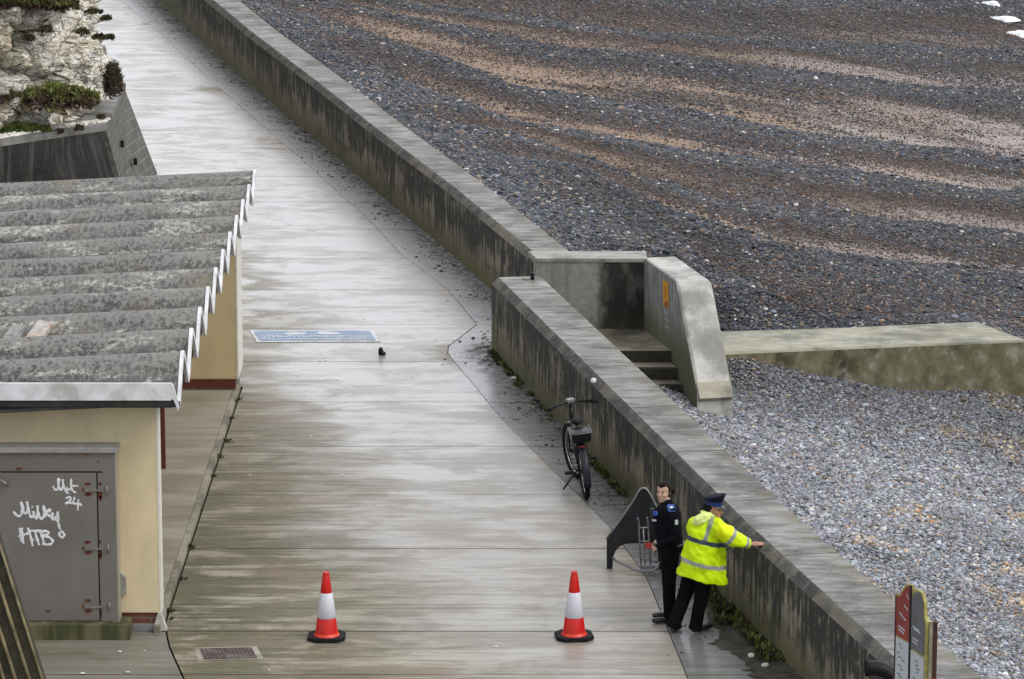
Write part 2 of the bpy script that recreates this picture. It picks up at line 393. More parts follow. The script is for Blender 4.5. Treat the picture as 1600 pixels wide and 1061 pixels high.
# ------------------------------------------------------------------ sea walls
def wall_run(name, line, thick, h, label, parent=None, end_cap=True, cham=.09, zb=-1.6, coping_mat=None, face_mat=None, part='wall_body', copn='coping'):
    """line: list of (x,y) at the landward foot, ordered along the run, sea side to the right"""
    root = empty(name, (*line[0], 0), label, 'sea wall')
    n = len(line); nor = []
    for i in range(n):
        a = Vector(line[max(i-1, 0)]); b = Vector(line[min(i+1, n-1)]); d = (b-a).normalized()
        nor.append(Vector((abs(d.y), -d.x if d.y > 0 else d.x)).normalized())
    nor = [q if q.x > 0 else -q for q in nor]
    L0 = Vector((*line[0], 0))
    prof = [(0.0, -.1), (0.0, h-cham-.0), (cham*.85, h-.02), (cham*.85+.03, h), (thick-.03, h), (thick, h-.03), (thick, zb)]
    split = 1
    def build(lo, hi, mat, nm):
        vs, fs, uv = [], [], []; u = 0; us = []
        for i in range(n):
            if i: u += (Vector(line[i])-Vector(line[i-1])).length
            us.append(u)
            for k in range(lo, hi+1):
                d, z = prof[k]; p = Vector(line[i])+nor[i]*d
                vs.append(Vector((p.x, p.y, z))-L0)
        m = hi-lo+1
        for i in range(n-1):
            for k in range(m-1):
                a = i*m+k; fs.append((a, a+1, a+m+1, a+m))
                def q(ii, kk):
                    d, z = prof[lo+kk]
                    return (us[ii], z if nm == part else d+(h-z))
                uv.append((q(i, k), q(i, k+1), q(i+1, k+1), q(i+1, k)))
        return link(nm, mesh(vs, fs, uv), mat, root)
    # face, top and back; ends
    fa = build(0, 1, face_mat or M['wallface'], part)
    ch = build(1, 3, M['chamfer'], 'chamfer')
    cp = build(3, 6, coping_mat or M['coping'], copn)
    vs, fs, uv = [], [], []
    for e in ((0, n-1) if end_cap else ()):
        b = len(vs)
        for d, z in prof:
            p = Vector(line[e])+nor[e]*(d); vs.append(Vector((p.x, p.y, z))-L0)
        p = Vector(line[e])+nor[e]*0; vs.append(Vector((p.x, p.y, zb))-L0)
        idx = tuple(range(b, b+8)); fs.append(idx); uv.append([(prof[k][0], prof[k][1]) for k in range(7)]+[(0, zb)])
    if fs: link('end_face', mesh(vs, fs, uv), face_mat or M['wallface'], root)
    return root, nor
def dens(line, step=1.2):
    out = []
    for a, b in zip(line, line[1:]):
        k = max(1, int((Vector(b)-Vector(a)).length/step))
        for i in range(k): out.append(tuple(Vector(a).lerp(Vector(b), i/k)))
    return out+[line[-1]]
nl = near_line
near_root, nnor = wall_run('sea_wall', dens([tuple(Vector(nl[0]).lerp(Vector(nl[1]), -3))]+nl[0:]), .74, WH,
    'near run of weathered concrete sea wall, its landward face streaked black and green, the officers standing against it', None)
# far wall: from the recess to the top of the picture
_d = (Vector(far_line[1])-fl0.xy); far_pts = [tuple(fl0.xy+_d*(.26/_d.y))]+far_line[1:]
far_root, fnor = wall_run('sea_wall', dens(far_pts, 2.0), .66, WH,
    'far run of long concrete sea wall receding up the promenade beside the open shingle beach', None)
# coping blocks' joints: thin dark mortar seams standing 2 mm proud would glare; cut as narrow recess strips
def seams(root, line, nor_s, thick, h, step, start, n):
    bm = bmesh.new(); L0 = Vector((*line[0], 0)); acc = []
    tot = 0
    for i in range(len(line)-1):
        a, b = Vector(line[i]), Vector(line[i+1]); l = (b-a).length; d = (b-a)/l; nn = Vector((d.y, -d.x))
        if nn.x < 0: nn = -nn
        t = start-tot
        while t < l:
            if t >= 0:
                c = a+d*t
                z0 = h+.0015; w_ = .008
                pts = [c+nn*(-.0015), c+nn*(.0765), c+nn*(.11), c+nn*(thick-.03)]; zs = [h-.09, h-.0185, z0, z0]
                for j in range(3):
                    p, q = pts[j], pts[j+1]
                    v = [bm.verts.new((p.x-d.x*w_-L0.x, p.y-d.y*w_-L0.y, zs[j])), bm.verts.new((p.x+d.x*w_-L0.x, p.y+d.y*w_-L0.y, zs[j])),
                         bm.verts.new((q.x+d.x*w_-L0.x, q.y+d.y*w_-L0.y, zs[j+1])), bm.verts.new((q.x-d.x*w_-L0.x, q.y-d.y*w_-L0.y, zs[j+1]))]
                    bm.faces.new(v)
            t += step
        start = tot+t; tot += l
    o = link('mortar_joint', bm_mesh(bm), M['darkgap'], root); o['kind'] = 'stuff'
seams(near_root, dens([tuple(Vector(nl[0]).lerp(Vector(nl[1]), -3))]+nl[0:]), nnor, .74, WH, 2.35, .9, 0)
seams(far_root, dens(far_pts, 2.0), fnor, .66, WH, 2.7, 1.2, 0)

# ------------------------------------------------------------------ beach access recess: back wall, wing wall, steps
def at_plan_line(px, py, A, B):
    """point over the plan line A-B that is seen at (px, py): returns the point with its height"""
    d = ray(px, py); # t*d.x = A.x+s*ab.x ; t*d.y = A.y+s*ab.y
    ab = B-A; det = d.x*(-ab.y)+ab.x*d.y
    t = (A.x*(-ab.y)+ab.x*A.y)/det
    return Vector((d.x*t, d.y*t, H+d.z*t))
B0 = P(838, 404, WH); B1 = P(1005, 403, WH)               # back wall front top edge
W2 = P(1056, 440, WH)                                      # wing wall: inner top edge ends, buttress starts down
W3 = at_plan_line(1089, 612, B1, W2)                       # foot of the buttress
print('wing foot', W3, 'B0', B0, 'B1', B1, 'W2', W2, 'YF', YF, 'YP', YP, 'K', K0, K1, 'DJ', DJ)
recess = empty('recess_wall', (B0.x, B0.y, 0), 'grey-green concrete wall closing the back of the beach steps recess, stained black in its right corner', 'wall')
th = P(1050, 392, WH).y-B1.y; th = max(.35, min(.62, th)); print('recess thick', th)
def quadbox(bm, a, b, dvec, z0, z1a, z1b, off):
    pass
bm = bmesh.new()
prism(bm, [(-.004, -.02, -1.0), (B1.x+.1-B0.x, -.02, -1.0), (B1.x+.1-B0.x, th, -1.0), (_d.x/_d.y*th-.004, th, -1.0)], (0, 0, WH+.95))
me = bm_mesh(bm)
l = me.uv_layers.new(name='UVMap')
for p in me.polygons:
    for li in p.loop_indices:
        c = me.vertices[me.loops[li].vertex_index].co; l.data[li].uv = (c.x+c.y, c.z)
s = N('recess_back_concrete', .85); co = s.coord(); x, y, z = s.sep(co)[:3]
stn = s.noise(s.map(co, (3, 3, 1.2)), 1.5, 6, .65)
k = s.mix(s.r(s.noise(co, 14, 4), .3, .7), (.21, .215, .185), (.28, .285, .25))
k = s.mix(s.mul(s.r(s.noise(s.map(co, (7, 1, .6)), 1, 5), .45, .7), .5), k, (.13, .13, .10))
blk = s.r(s.add(x, s.mul(s.add(stn, -.5), .5)), .86, 1.02)
k = s.mix(s.mul(blk, s.r(stn, .62, .45, .75, 1)), k, (.02, .017, .014))
k = s.mix(s.mul(s.r(s.add(z, s.mul(stn, .4)), .45, .1), .5), k, (.06, .06, .03))
s.col(k); s.bump(s.noise(co, 30, 5), .4, .01); M['recback'] = s.m
link('wall_body', me, M['recback'], recess)
bm = bmesh.new(); prism(bm, [(.0, -.035, WH-.055), (B1.x+.06-B0.x, -.035, WH-.055), (B1.x+.06-B0.x, th+.02, WH-.055), (_d.x/_d.y*th, th+.02, WH-.055)], (0, 0, .059)); bmesh.ops.bevel(bm, geom=bm.edges[:], offset=.010, segments=2, affect='EDGES')
link('coping', bm_mesh(bm), M['reccop'], recess)

wd_ = Vector((W3.x-B1.x, W3.y-B1.y, 0)).normalized()       # wing wall direction (towards the beach)
wn_ = Vector((-wd_.y, wd_.x, 0)); 
if wn_.x < 0: wn_ = -wn_                                   # outer (seaward) side
TW = (P(1108, 435, WH)-W2).dot(wn_); TW = max(.3, min(.7, TW)); print('wing thick', TW)
wing = empty('wing_wall', (B1.x, B1.y, 0), 'concrete wing wall beside the beach steps, ending in a pale sloping buttress on the shingle', 'wall')
LW = (W2-B1).length; LF = (Vector((W3.x, W3.y, 0))-Vector((B1.x, B1.y, 0))).length; ZF = W3.z
prof = [(0, -1.6), (0, WH), (LW, WH), (LF, ZF), (LF+.03, ZF-.6), (LF+.03, -1.6)]
def wp(u, z, off): 
    p = wd_*u+wn_*off; return Vector((p.x, p.y, z))
vs = [wp(u, z, 0) for u, z in prof]; 
me = mesh(vs, [tuple(range(6))], [[(u, z) for u, z in prof]]); link('inner_face', me, M['wing'], wing)
top = [(0, WH), (LW, WH), (LF, ZF), (LF+.05, ZF-.6)]
vs, fs, uv = [], [], []
ed = .045
for u, z in top:
    for off, dz in ((0.0, -ed), (ed, 0.0), (TW-ed, 0.0), (TW, -ed)): vs.append(wp(u, z+dz, off))
for i in range(len(top)-1):
    for k in range(3):
        a = i*4+k; fs.append((a, a+1, a+5, a+4)); uv.append(((i, k*.2), (i, k*.2+.2), (i+1, k*.2+.2), (i+1, k*.2)))
# outer face
b = len(vs); vs += [wp(u, z-(ed if 0 < i < 5 else 0), TW) for i, (u, z) in enumerate(prof)]; fs.append(tuple(range(b, b+6))); uv.append([(u, 0) for u, z in prof])
link('buttress', mesh(vs, fs, uv), M['buttress'], wing)
bm = bmesh.new()                                          # the raised foot block of the buttress
sl = Vector((wd_.x*(LF-LW), wd_.y*(LF-LW), ZF-WH)).normalized(); upn = sl.cross(wn_); upn = upn if upn.z > 0 else -upn
foot = wp(LF, ZF, 0)
a0 = foot-sl*.14+upn*.012
prism(bm, [a0+wn_*.02, a0+wn_*(TW-.02), a0+wn_*(TW-.02)+sl*.26, a0+wn_*.02+sl*.26], -upn*.1)
link('foot_block', bm_mesh(bm), M['kerb'], wing)
# notice
def on_wing(px, py): return at_plan_line(px, py, B1-wn_*.004, W2-wn_*.004)
M['yellow'] = plain('yellow_notice', (.75, .36, .03), .5, .15, 8, dirt=(.35, .12, .03)); M['redp'] = plain('red_print', (.4, .05, .02), .5, .1)
M['white'] = plain('white_paint', (.75, .76, .78), .5, .12, 6)
q = [on_wing(1036, 438), on_wing(1044, 441), on_wing(1045, 481), on_wing(1037, 479)]
nt_ = empty('warning_notice', q[3], 'narrow upright yellow and orange warning notice fixed to the wing wall by the steps', 'notice')
bm = bmesh.new(); prism(bm, [p-q[3] for p in q], -wn_*.006); link('panel', bm_mesh(bm), M['yellow'], nt_)
bm = bmesh.new()
def wq(a, b, c, d): return [lerp(lerp(q[0], q[1], x_), lerp(q[3], q[2], x_), y_)-q[3]-wn_*.0085 for x_, y_ in ((a, b), (c, b), (c, d), (a, d))]
prism(bm, wq(.3, .78, .85, .93), -wn_*.001)
for i in range(5): prism(bm, wq(.25+.1*(i % 2), .2+i*.09, .75, .235+i*.09), -wn_*.001)
link('symbol', bm_mesh(bm), M['redp'], nt_)
bm = bmesh.new(); q0 = q[3]
for i in range(6):
    a = on_wing(1039+(i % 2), 487+i*5.4); c = on_wing(1044, 490+i*5.4)
    prism(bm, [a-q0-wn_*.003, Vector((c.x, c.y, a.z))-q0-wn_*.003, c-q0-wn_*.003, Vector((a.x, a.y, c.z))-q0-wn_*.003], -wn_*.002)
o = link('stencil_mark', bm_mesh(bm), M['white']); o.location = q0; tag(o, 'faded white stencilled marks down the wing wall under the yellow notice', 'marking')

# steps (landing at promenade level then down to the shingle)
steps = empty('beach_steps', (B0.x, B0.y, 0), 'concrete landing and steps going down to the shingle beside the wing wall', 'steps')
e1 = P(1000, 547, 0); e2 = P(1000, 574, -.18)
def stepbox(nm, y0, y1, zt, zb):
    bm = bmesh.new()
    xl = lambda yy: wx(yy)+.6-B0.x
    xr = lambda yy: (B1+wd_*((yy-B1.y)/wd_.y)).x-B0.x-.003
    pts = [(xl(y0), y0-B0.y, zb), (xr(y0), y0-B0.y, zb), (xr(y1), y1-B0.y, zb), (xl(y1), y1-B0.y, zb)]
    prism(bm, pts, (0, 0, zt-zb))
    bmesh.ops.bevel(bm, geom=[e for e in bm.edges if abs(e.verts[0].co.z-zt) < 1e-4 and abs(e.verts[1].co.z-zt) < 1e-4], offset=.012, segments=2, affect='EDGES')
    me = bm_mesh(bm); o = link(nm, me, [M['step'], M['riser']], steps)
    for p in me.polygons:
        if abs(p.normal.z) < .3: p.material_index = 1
    return o
yL = e1.y; yB = B1.y-.003
print('landing y', yL, yB, 'e2', e2)
bm = bmesh.new()
prism(bm, [(wx(yB)-.03-B0.x, yB-B0.y, -1), ((B1.x-B0.x), yB-B0.y, -1), ((B1+wd_*((yL-B1.y)/wd_.y)).x-B0.x-.003, yL-B0.y, -1), (wx(54.5)+.55-B0.x, yL-B0.y, -1), (wx(YP)-.03-B0.x+.9, YP+1.0-B0.y, -1)], (0, 0, .99))
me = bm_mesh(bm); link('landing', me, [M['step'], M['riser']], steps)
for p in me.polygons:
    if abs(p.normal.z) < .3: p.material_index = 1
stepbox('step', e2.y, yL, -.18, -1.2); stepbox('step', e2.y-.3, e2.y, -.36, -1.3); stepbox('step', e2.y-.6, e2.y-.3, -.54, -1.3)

# ------------------------------------------------------------------ groyne
GZ = -.25
g = [P(1118, 518, GZ), P(1311, 512, GZ), P(1528, 502, GZ), P(1604, 531, GZ), P(1354, 541, GZ), P(1125, 551, GZ)]
gro = empty('groyne', (g[0].x, g[0].y, 0), 'low broad groyne of olive-stained concrete running out across the shingle from the wing wall', 'groyne')
go = Vector((g[0].x, g[0].y, 0))
vs = [p-go for p in g]; n = 6; ins = []
cg = sum(vs, Vector())/n
vsi = [Vector((lerp(p.x, cg.x, .01), lerp(p.y, cg.y, .04), p.z)) for p in vs]
vl = [p+Vector((0, 0, -.035)) for p in vs]
me = mesh(vsi+vl, [tuple(range(6))]+[(i, (i+1) % 6, 6+(i+1) % 6, 6+i) for i in range(6)], [[(p.x, .1) for p in vs]]+[[(0, 0)]*4]*6)
link('top_slab', me, M['groyne'], gro)
fs = [(i, (i+1) % 6, 6+(i+1) % 6, 6+i) for i in range(6)]
vlo = [p+Vector((0, 0, -1.9)) for p in vs]
link('side_face', mesh(vl+vlo, fs, [[(vl[i].x, 0), (vl[(i+1) % 6].x, 0), (vl[(i+1) % 6].x, -1.9), (vl[i].x, -1.9)] for i in range(6)]), M['groyneface'], gro)

# ------------------------------------------------------------------ beach height field
def rbf(pts, p=1.0):
    A = np.array([(q.x, q.y) for q in pts]); z = np.array([q.z for q in pts]); n = len(A)
    D = np.hypot(A[:, None, 0]-A[None, :, 0], A[:, None, 1]-A[None, :, 1])
    Mx = np.zeros((n+3, n+3)); Mx[:n, :n] = D; Mx[:n, n] = 1; Mx[:n, n+1:] = A; Mx[n, :n] = 1; Mx[n+1:, :n] = A.T
    c = np.linalg.solve(Mx, np.r_[z, 0, 0, 0])
    def f(x, y):
        r = c[n]+c[n+1]*x+c[n+2]*y
        for i in range(n): r = r+c[i]*np.hypot(x-A[i, 0], y-A[i, 1])
        return r
    return f
fz = []
for a, b in [(898, 395), (800, 317), (652, 200), (558, 132), (396, 0), (300, -80)]: fz.append(P(a, b, .93))
fz += [P(1052, 392, .6), P(1112, 434, .05), P(1060, 525, -.42), P(1095, 522, -.40), P(1128, 505, -.31), P(1130, 517, -.37), P(1311, 512, -.33), P(1528, 502, -.38), P(1604, 531, -.8), P(1680, 560, -1.2),
       P(1200, 440, .0), P(1150, 350, .25), P(1000, 250, .5), P(1400, 350, -.5), P(1600, 300, -1.3), P(900, 60, .1), P(1300, 100, -.9), P(1600, 0, -2.2), P(1800, 200, -2.6), P(1700, -100, -3.2), P(700, -80, .3)]
fn = [P(1010, 588, -.30), P(1040, 600, -.46), P(1092, 612, -.68), P(1146, 606, -.68), P(1160, 556, -.33), P(1182, 559, -.38), P(1240, 572, -.52), P(1314, 585, -.72), P(1397, 603, -.93), P(1529, 608, -.98), P(1600, 622, -1.12),
      P(1700, 650, -1.3), P(1200, 700, -.8), P(1350, 850, -1.0), P(1600, 850, -1.35), P(1600, 1061, -1.5), P(1480, 1061, -1.15), P(1300, 900, -.95), P(1500, 1200, -1.2), P(1900, 900, -2.2)]
zfar, znear = rbf(fz), rbf(fn)
gcx = [(p.x, p.y) for p in (P(1010, 535, GZ), P(1120, 534, GZ), P(1340, 527, GZ), P(1566, 517, GZ), P(1900, 505, GZ))]
gX = np.array([q[0] for q in gcx]); gY = np.array([q[1] for q in gcx])
def fbm(x, y, seed=0, oct=4, sc=1.0):
    """cheap smooth value noise on arrays"""
    r = 0; a = .5; x = np.asarray(x)*sc; y = np.asarray(y)*sc
    for o_ in range(oct):
        xi = np.floor(x).astype(np.int64); yi = np.floor(y).astype(np.int64); fx = x-xi; fy = y-yi
        fx = fx*fx*(3-2*fx); fy = fy*fy*(3-2*fy)
        def h(i, j):
            n_ = (i*374761393+j*668265263+(seed+o_)*1442695041) & 0x7fffffff
            n_ = ((n_ ^ (n_ >> 13))*1274126177) & 0x7fffffff
            return (n_ & 0xffff)/65535.0
        v = (h(xi, yi)*(1-fx)+h(xi+1, yi)*fx)*(1-fy)+(h(xi, yi+1)*(1-fx)+h(xi+1, yi+1)*fx)*fy
        r = r+v*a; a *= .5; x = x*2.03+17; y = y*2.03+5
    return r/(1-.5**oct)
def beach_z(x, y):
    gy = np.interp(x, gX, gY)
    f = np.minimum(zfar(x, y), 1.0); n_ = znear(x, y)
    gend = P(1600, 530, GZ).x
    t = np.clip((y-gy)/.3+.5, 0, 1)
    soft = np.clip((y-gy)/2.5+.5, 0, 1)
    k = np.clip((x-gend)/1.0, 0, 1)
    t = t*(1-k)+soft*k
    return n_*(1-t)+f*t+(fbm(x, y, 3, 4, .9)-.5)*.10
WY = np.array([p[1] for p in wall_line]); WX = np.array([p[0] for p in wall_line])
def wall_x(y):
    r = np.interp(y, WY, WX)
    lo = y < WY[0]; r = np.where(lo, WX[0]+(y-WY[0])*(WX[1]-WX[0])/(WY[1]-WY[0]), r)
    return r
# sand lines: lower edge of each sand strip as world x -> y, with strengths
sand = [
 ([(430, -30), (700, 12), (869, 33), (981, 47), (1122, 56), (1300, 62), (1700, 80)], .45, .45),
 ([(500, 0), (700, 38), (897, 78), (1060, 88), (1150, 101), (1262, 113), (1400, 128), (1700, 145)], .8, .5),
 ([(440, 15), (600, 60), (740, 105), (812, 133), (1015, 166), (1122, 183), (1262, 208), (1487, 231), (1700, 262)], 1.0, .85),
 ([(520, 80), (750, 165), (869, 198), (981, 221), (1094, 238), (1206, 250), (1347, 268), (1487, 290), (1700, 304)], 1.0, .5),
 ([(760, 200), (960, 262), (1139, 318), (1262, 335), (1431, 348), (1700, 378)], .75, .45),
 ([(900, 260), (1050, 330), (1234, 391), (1375, 407), (1515, 420), (1700, 440)], .9, .38),
 ([(1000, 330), (1100, 400), (1250, 470), (1400, 490), (1550, 500), (1700, 540)], .0, .9),
]
def zapp(px, py): 
    z = 0.
    for _ in range(6):
        p = P(px, py, z); z = float(beach_z(np.array([p.x]), np.array([p.y]))[0])
    return P(px, py, z)
SL = []
for pts, stg, wdt in sand:
    ww = [zapp(a, b) for a, b in pts]; xs = np.array([p.x for p in ww]); ys = np.array([p.y for p in ww]); i = np.argsort(xs)
    SL.append((xs[i], ys[i], stg, wdt))
def beach_zone(x, y):
    """0 dark pebbles .. 1 sand, plus tint of the sand (0 tan, 1 pale grey-pink); sand lines are ordered far to near"""
    yw = y+(fbm(x, y, 11, 4, .35)-.5)*1.0+(fbm(x*.3, y, 12, 4, 2.5)-.5)*.5
    Ls = [np.interp(x, a, b) for a, b, _, _ in SL]
    u = np.zeros_like(x); st = np.zeros_like(x); wdv = np.ones_like(x)*.5
    top = Ls[0]+9.0
    prev = top
    for i, l in enumerate(Ls):
        m = (yw <= prev) & (yw > l)
        u = np.where(m, (prev-yw)/np.maximum(prev-l, .3), u); st = np.where(m, SL[i][2], st); wdv = np.where(m, SL[i][3], wdv)
        prev = l
    m = yw <= prev; u = np.where(m, 0.0, u); st = np.where(m, 0.0, st)
    m = yw > top; u = np.where(m, .3, u); st = np.where(m, .5, st)
    wl = x-wall_x(y)
    fade = np.clip((wl-1.0)/2.6, 0, 1)
    patch = np.clip((fbm(x*.35, y, 21, 4, .5)-.22)*3.2, 0, 1)
    s_ = np.clip((u-(1-wdv))/(.12+.35*wdv), 0, 1)*st*fade*patch
    g_ = np.clip((u-.20)/.35, 0, 1)*np.minimum(1, st+.4)*fade*np.clip(.35+(fbm(x*.4, y, 27, 4, .45)-.3)*2.2, .25, 1)
    return s_, g_, u
def gy_of(x): return np.interp(x, gX, gY)
# ground sheet
xs = np.arange(-11, 30, .14); ys = np.concatenate([np.arange(33, 62, .12), np.arange(62, 135, .2)])
X, Y = np.meshgrid(xs, ys); Z = beach_z(X, Y)
lim = wall_x(Y)+.30
nearm = Y < WY[3]+1.0
keep = X > lim-.2
inrec = (X < (B1.x+(Y-B1.y)*wd_.x/wd_.y)+TW*.5) & (Y > e2.y-.9) & (Y < B1.y+th*.5)
Zb = np.where(inrec & (Y > e2.y-.6), -.85, Z)
Zb = np.where((X > lim-.2) & ~inrec & (Y > B1.y) & (X < wall_x(Y)+.5), np.minimum(Zb, .8), Zb)
s_, g_, u_ = beach_zone(X, Y)
nearside = (Y < gy_of(X)) | (Y < 53.5)
nz = fbm(X, Y, 5, 4, 2.0); n2 = fbm(X, Y, 8, 4, 6.0)
dark = np.array((.035, .036, .04)); grav = np.array((.10, .060, .040)); tan = np.array((.42, .285, .19)); pale = np.array((.50, .43, .40))
C = dark[None, None]*(.7+.8*nz[..., None]); C = C*(1-g_[..., None])+grav*(.7+.6*n2[..., None])*g_[..., None]
pl = np.clip((X-3)/6+(fbm(X, Y, 31, 3, .4)-.5)*2, 0, 1)[..., None]
C = C*(1-s_[..., None])+(tan*(1-pl)+pale*pl)*(.8+.4*n2[..., None])*s_[..., None]
nc = np.array((.055, .056, .062))*(.6+.8*nz[..., None]); C = np.where(nearside[..., None], nc, C)
ny, nx_ = X.shape; idx = np.arange(ny*nx_).reshape(ny, nx_)
q = np.stack([idx[:-1, :-1], idx[:-1, 1:], idx[1:, 1:], idx[1:, :-1]], -1)[keep[:-1, :-1] & keep[1:, 1:]]
me = bpy.data.meshes.new('beach'); vv = np.stack([X, Y, Zb], -1).reshape(-1, 3).astype(np.float32)
used = np.zeros(len(vv), bool); used[q.ravel()] = True; rem = np.cumsum(used)-1
vv2 = vv[used]; q = rem[q]
me.vertices.add(len(vv2)); me.vertices.foreach_set('co', vv2.ravel()); me.loops.add(q.size); me.loops.foreach_set('vertex_index', q.ravel().astype(np.int32))
me.polygons.add(len(q)); me.polygons.foreach_set('loop_start', (np.arange(len(q))*4).astype(np.int32)); me.update(calc_edges=True)
setcol(me, 'tint', C.reshape(-1, 3)[used])
me.polygons.foreach_set('use_smooth', np.ones(len(q), bool))
s = N('beach_shingle', .75); co = s.coord(); t = s.attr('tint').outputs['Color']
cell = s.voro(co, 38, out='Color'); cv = s.sep(cell)[0]
k = s.mix(s.r(cv, 0, 1, .0, .85), t, (.02, .021, .024)); k = s.mix(.7, t, k)
k = s.mix(s.mul(s.r(s.sep(cell)[1], .86, .95), .4), k, (.24, .15, .09))
k = s.mix(s.mul(s.r(s.sep(cell)[2], .9, .96), .5), k, (.4, .38, .36))
s.col(k); s.bump(s.add(s.voro(co, 38), s.noise(co, 12, 5)), .7, .03); M['beach'] = s.m
o = link('beach', me, M['beach']); tag(o, kind='structure')

# ------------------------------------------------------------------ pebbles (countless: stuff, instanced on points)
def pebble_proto(seed):
    bm = bmesh.new(); bmesh.ops.create_icosphere(bm, subdivisions=2, radius=.5)
    sx_, sy_, sz_ = random.uniform(.85, 1.15), random.uniform(.6, .85), random.uniform(.34, .5)
    for v in bm.verts:
        k_ = 1+.22*(mnoise.noise(v.co*1.6+Vector((seed*7, 1, 2))))
        v.co = Vector((v.co.x*sx_, v.co.y*sy_, v.co.z*sz_))*k_
    for f in bm.faces: f.smooth = True
    me = bpy.data.meshes.new('pebble'); bm.to_mesh(me); bm.free(); return me
def inst_mat(name, rough=.42, bump=True):
    s = N(name, rough, .35); a = s.attr('pcol', 'INSTANCER').outputs['Color']; co = s.coord()
    s.col(s.mix(s.mul(s.r(s.noise(co, 3.5, 4, .6), .4, .65), .35), a, (.25, .25, .25), 'MULTIPLY')); return s.m
M['pebble'] = inst_mat('pebble_stone', .55)
protos_parent = []
def scatter_obj(name, pts, scale, rot, pc, protos, mat, label, cat):
    me = bpy.data.meshes.new(name); me.vertices.add(len(pts)); me.vertices.foreach_set('co', pts.astype(np.float32).ravel())
    a = me.attributes.new('sc', 'FLOAT', 'POINT'); a.data.foreach_set('value', scale.astype(np.float32))
    a = me.attributes.new('rt', 'FLOAT_VECTOR', 'POINT'); a.data.foreach_set('vector', rot.astype(np.float32).ravel())
    setcol(me, 'pcol', pc)
    a = me.attributes.new('pi', 'INT', 'POINT'); a.data.foreach_set('value', rng.integers(0, len(protos), len(pts)).astype(np.int32))
    o = bpy.data.objects.new(name, me); col.objects.link(o); tag(o, label, cat, kind='stuff')
    gt = bpy.data.node_groups.new(name, 'GeometryNodeTree')
    gt.interface.new_socket('Geometry', in_out='INPUT', socket_type='NodeSocketGeometry')
    gt.interface.new_socket('Geometry', in_out='OUTPUT', socket_type='NodeSocketGeometry')
    gi = gt.nodes.new('NodeGroupInput'); g_o = gt.nodes.new('NodeGroupOutput')
    m2p = gt.nodes.new('GeometryNodeMeshToPoints'); iop = gt.nodes.new('GeometryNodeInstanceOnPoints')
    lk = gt.links.new
    lk(gi.outputs[0], m2p.inputs[0]); lk(m2p.outputs[0], iop.inputs['Points'])
    def named(nm, ty):
        n_ = gt.nodes.new('GeometryNodeInputNamedAttribute'); n_.data_type = ty; n_.inputs[0].default_value = nm; return n_.outputs[0]
    g2i = gt.nodes.new('GeometryNodeGeometryToInstance')
    for pm in protos[::-1]:
        if not pm.materials: pm.materials.append(mat)
        ob = bpy.data.objects.new('proto', pm)              # not linked to the scene: only source geometry
        oi = gt.nodes.new('GeometryNodeObjectInfo'); oi.inputs[0].default_value = ob
        lk(oi.outputs['Geometry'], g2i.inputs[0])
    lk(g2i.outputs[0], iop.inputs['Instance']); iop.inputs['Pick Instance'].default_value = True
    lk(named('pi', 'INT'), iop.inputs['Instance Index']); lk(named('sc', 'FLOAT'), iop.inputs['Scale'])
    lk(named('rt', 'FLOAT_VECTOR'), iop.inputs['Rotation'])
    lk(iop.outputs[0], g_o.inputs[0])
    md = o.modifiers.new('scatter', 'NODES'); md.node_group = gt
    return o
protos = [pebble_proto(i) for i in range(6)]
def in_view(x, y, z, mg=40):
    dx, dy, dz = x, y, z-H
    dep = dy*CT-dz*ST; up = dy*ST+dz*CT
    px = 800+F*dx/dep; py = 530.5-F*up/dep
    return (px > -mg) & (px < 1600+mg) & (py > -mg) & (py < 1061+mg), px, py
def pebble_cols(n, base, sd=.25, warm=.12, lightp=.03):
    b = np.array(base)[None]*np.exp(rng.normal(0, sd, (n, 1)))
    b = b*(1+rng.normal(0, .045, (n, 3)))
    w_ = rng.random(n); wm = w_ < warm
    b[wm] = np.array((.26, .19, .135))[None]*(np.mean(base)/.17)**.35*np.exp(rng.normal(0, .4, (wm.sum(), 1)))
    lm = (w_ > 1-lightp); b[lm] = np.array((.62, .6, .56))*rng.uniform(.7, 1.1, (lm.sum(), 1))
    return np.clip(b, .01, .85)
def near_pebbles(n, z_extra=0, big=1.0):
    x = rng.uniform(-3, 10, n); y = rng.uniform(38, 61.5, n)
    z = beach_z(x, y)
    ok, px, py = in_view(x, y, z, 60)
    ok &= (x > wall_x(y)+.55) & ((y < gy_of(x)-.5))
    inr = (x < (B1.x+(y-B1.y)*wd_.x/wd_.y)+TW+.02) & (y > W3.y-.05)
    inn = (x < (B1.x+(y-B1.y)*wd_.x/wd_.y)-.02) & (y < e2.y-.29)
    ok &= (~inr) | inn
    x, y, z = x[ok], y[ok], z[ok]; m = len(x)
    sc = np.clip(np.exp(rng.normal(math.log(.034*big), .42, m)), .014, .14)
    tn = fbm(x, y, 51, 3, .8)
    cl = pebble_cols(m, (.27, .283, .318), .42, .085, .05)
    pt = fbm(x, y, 55, 4, 1.1) > .66
    cl[pt & (rng.random(m) < .4)] *= np.array((1.5, 1.15, .75))
    cl = np.clip(cl*(.75+.5*tn[:, None]), .01, .85)
    # damp darker shingle by the steps and groyne
    dk_ = np.clip((y-54.5)/3, 0, 1)[:, None]*.45; cl = cl*(1-dk_)
    rot = np.stack([rng.normal(0, .28, m), rng.normal(0, .28, m), rng.uniform(0, 6.28, m)], -1)
    return np.stack([x, y, z+sc*.12+z_extra], -1), sc, rot, cl
p, sc, rt, cl = near_pebbles(540000)
print('near pebbles', len(p))
scatter_obj('near_shingle', p, sc, rt, cl, protos, M['pebble'], 'pale blue-grey wave-rounded pebbles heaped against the near wall, below the groyne', 'pebbles')
n = 4000000
x = rng.uniform(-10, 17, n); y = rng.uniform(52, 113, n); z = beach_z(x, y)
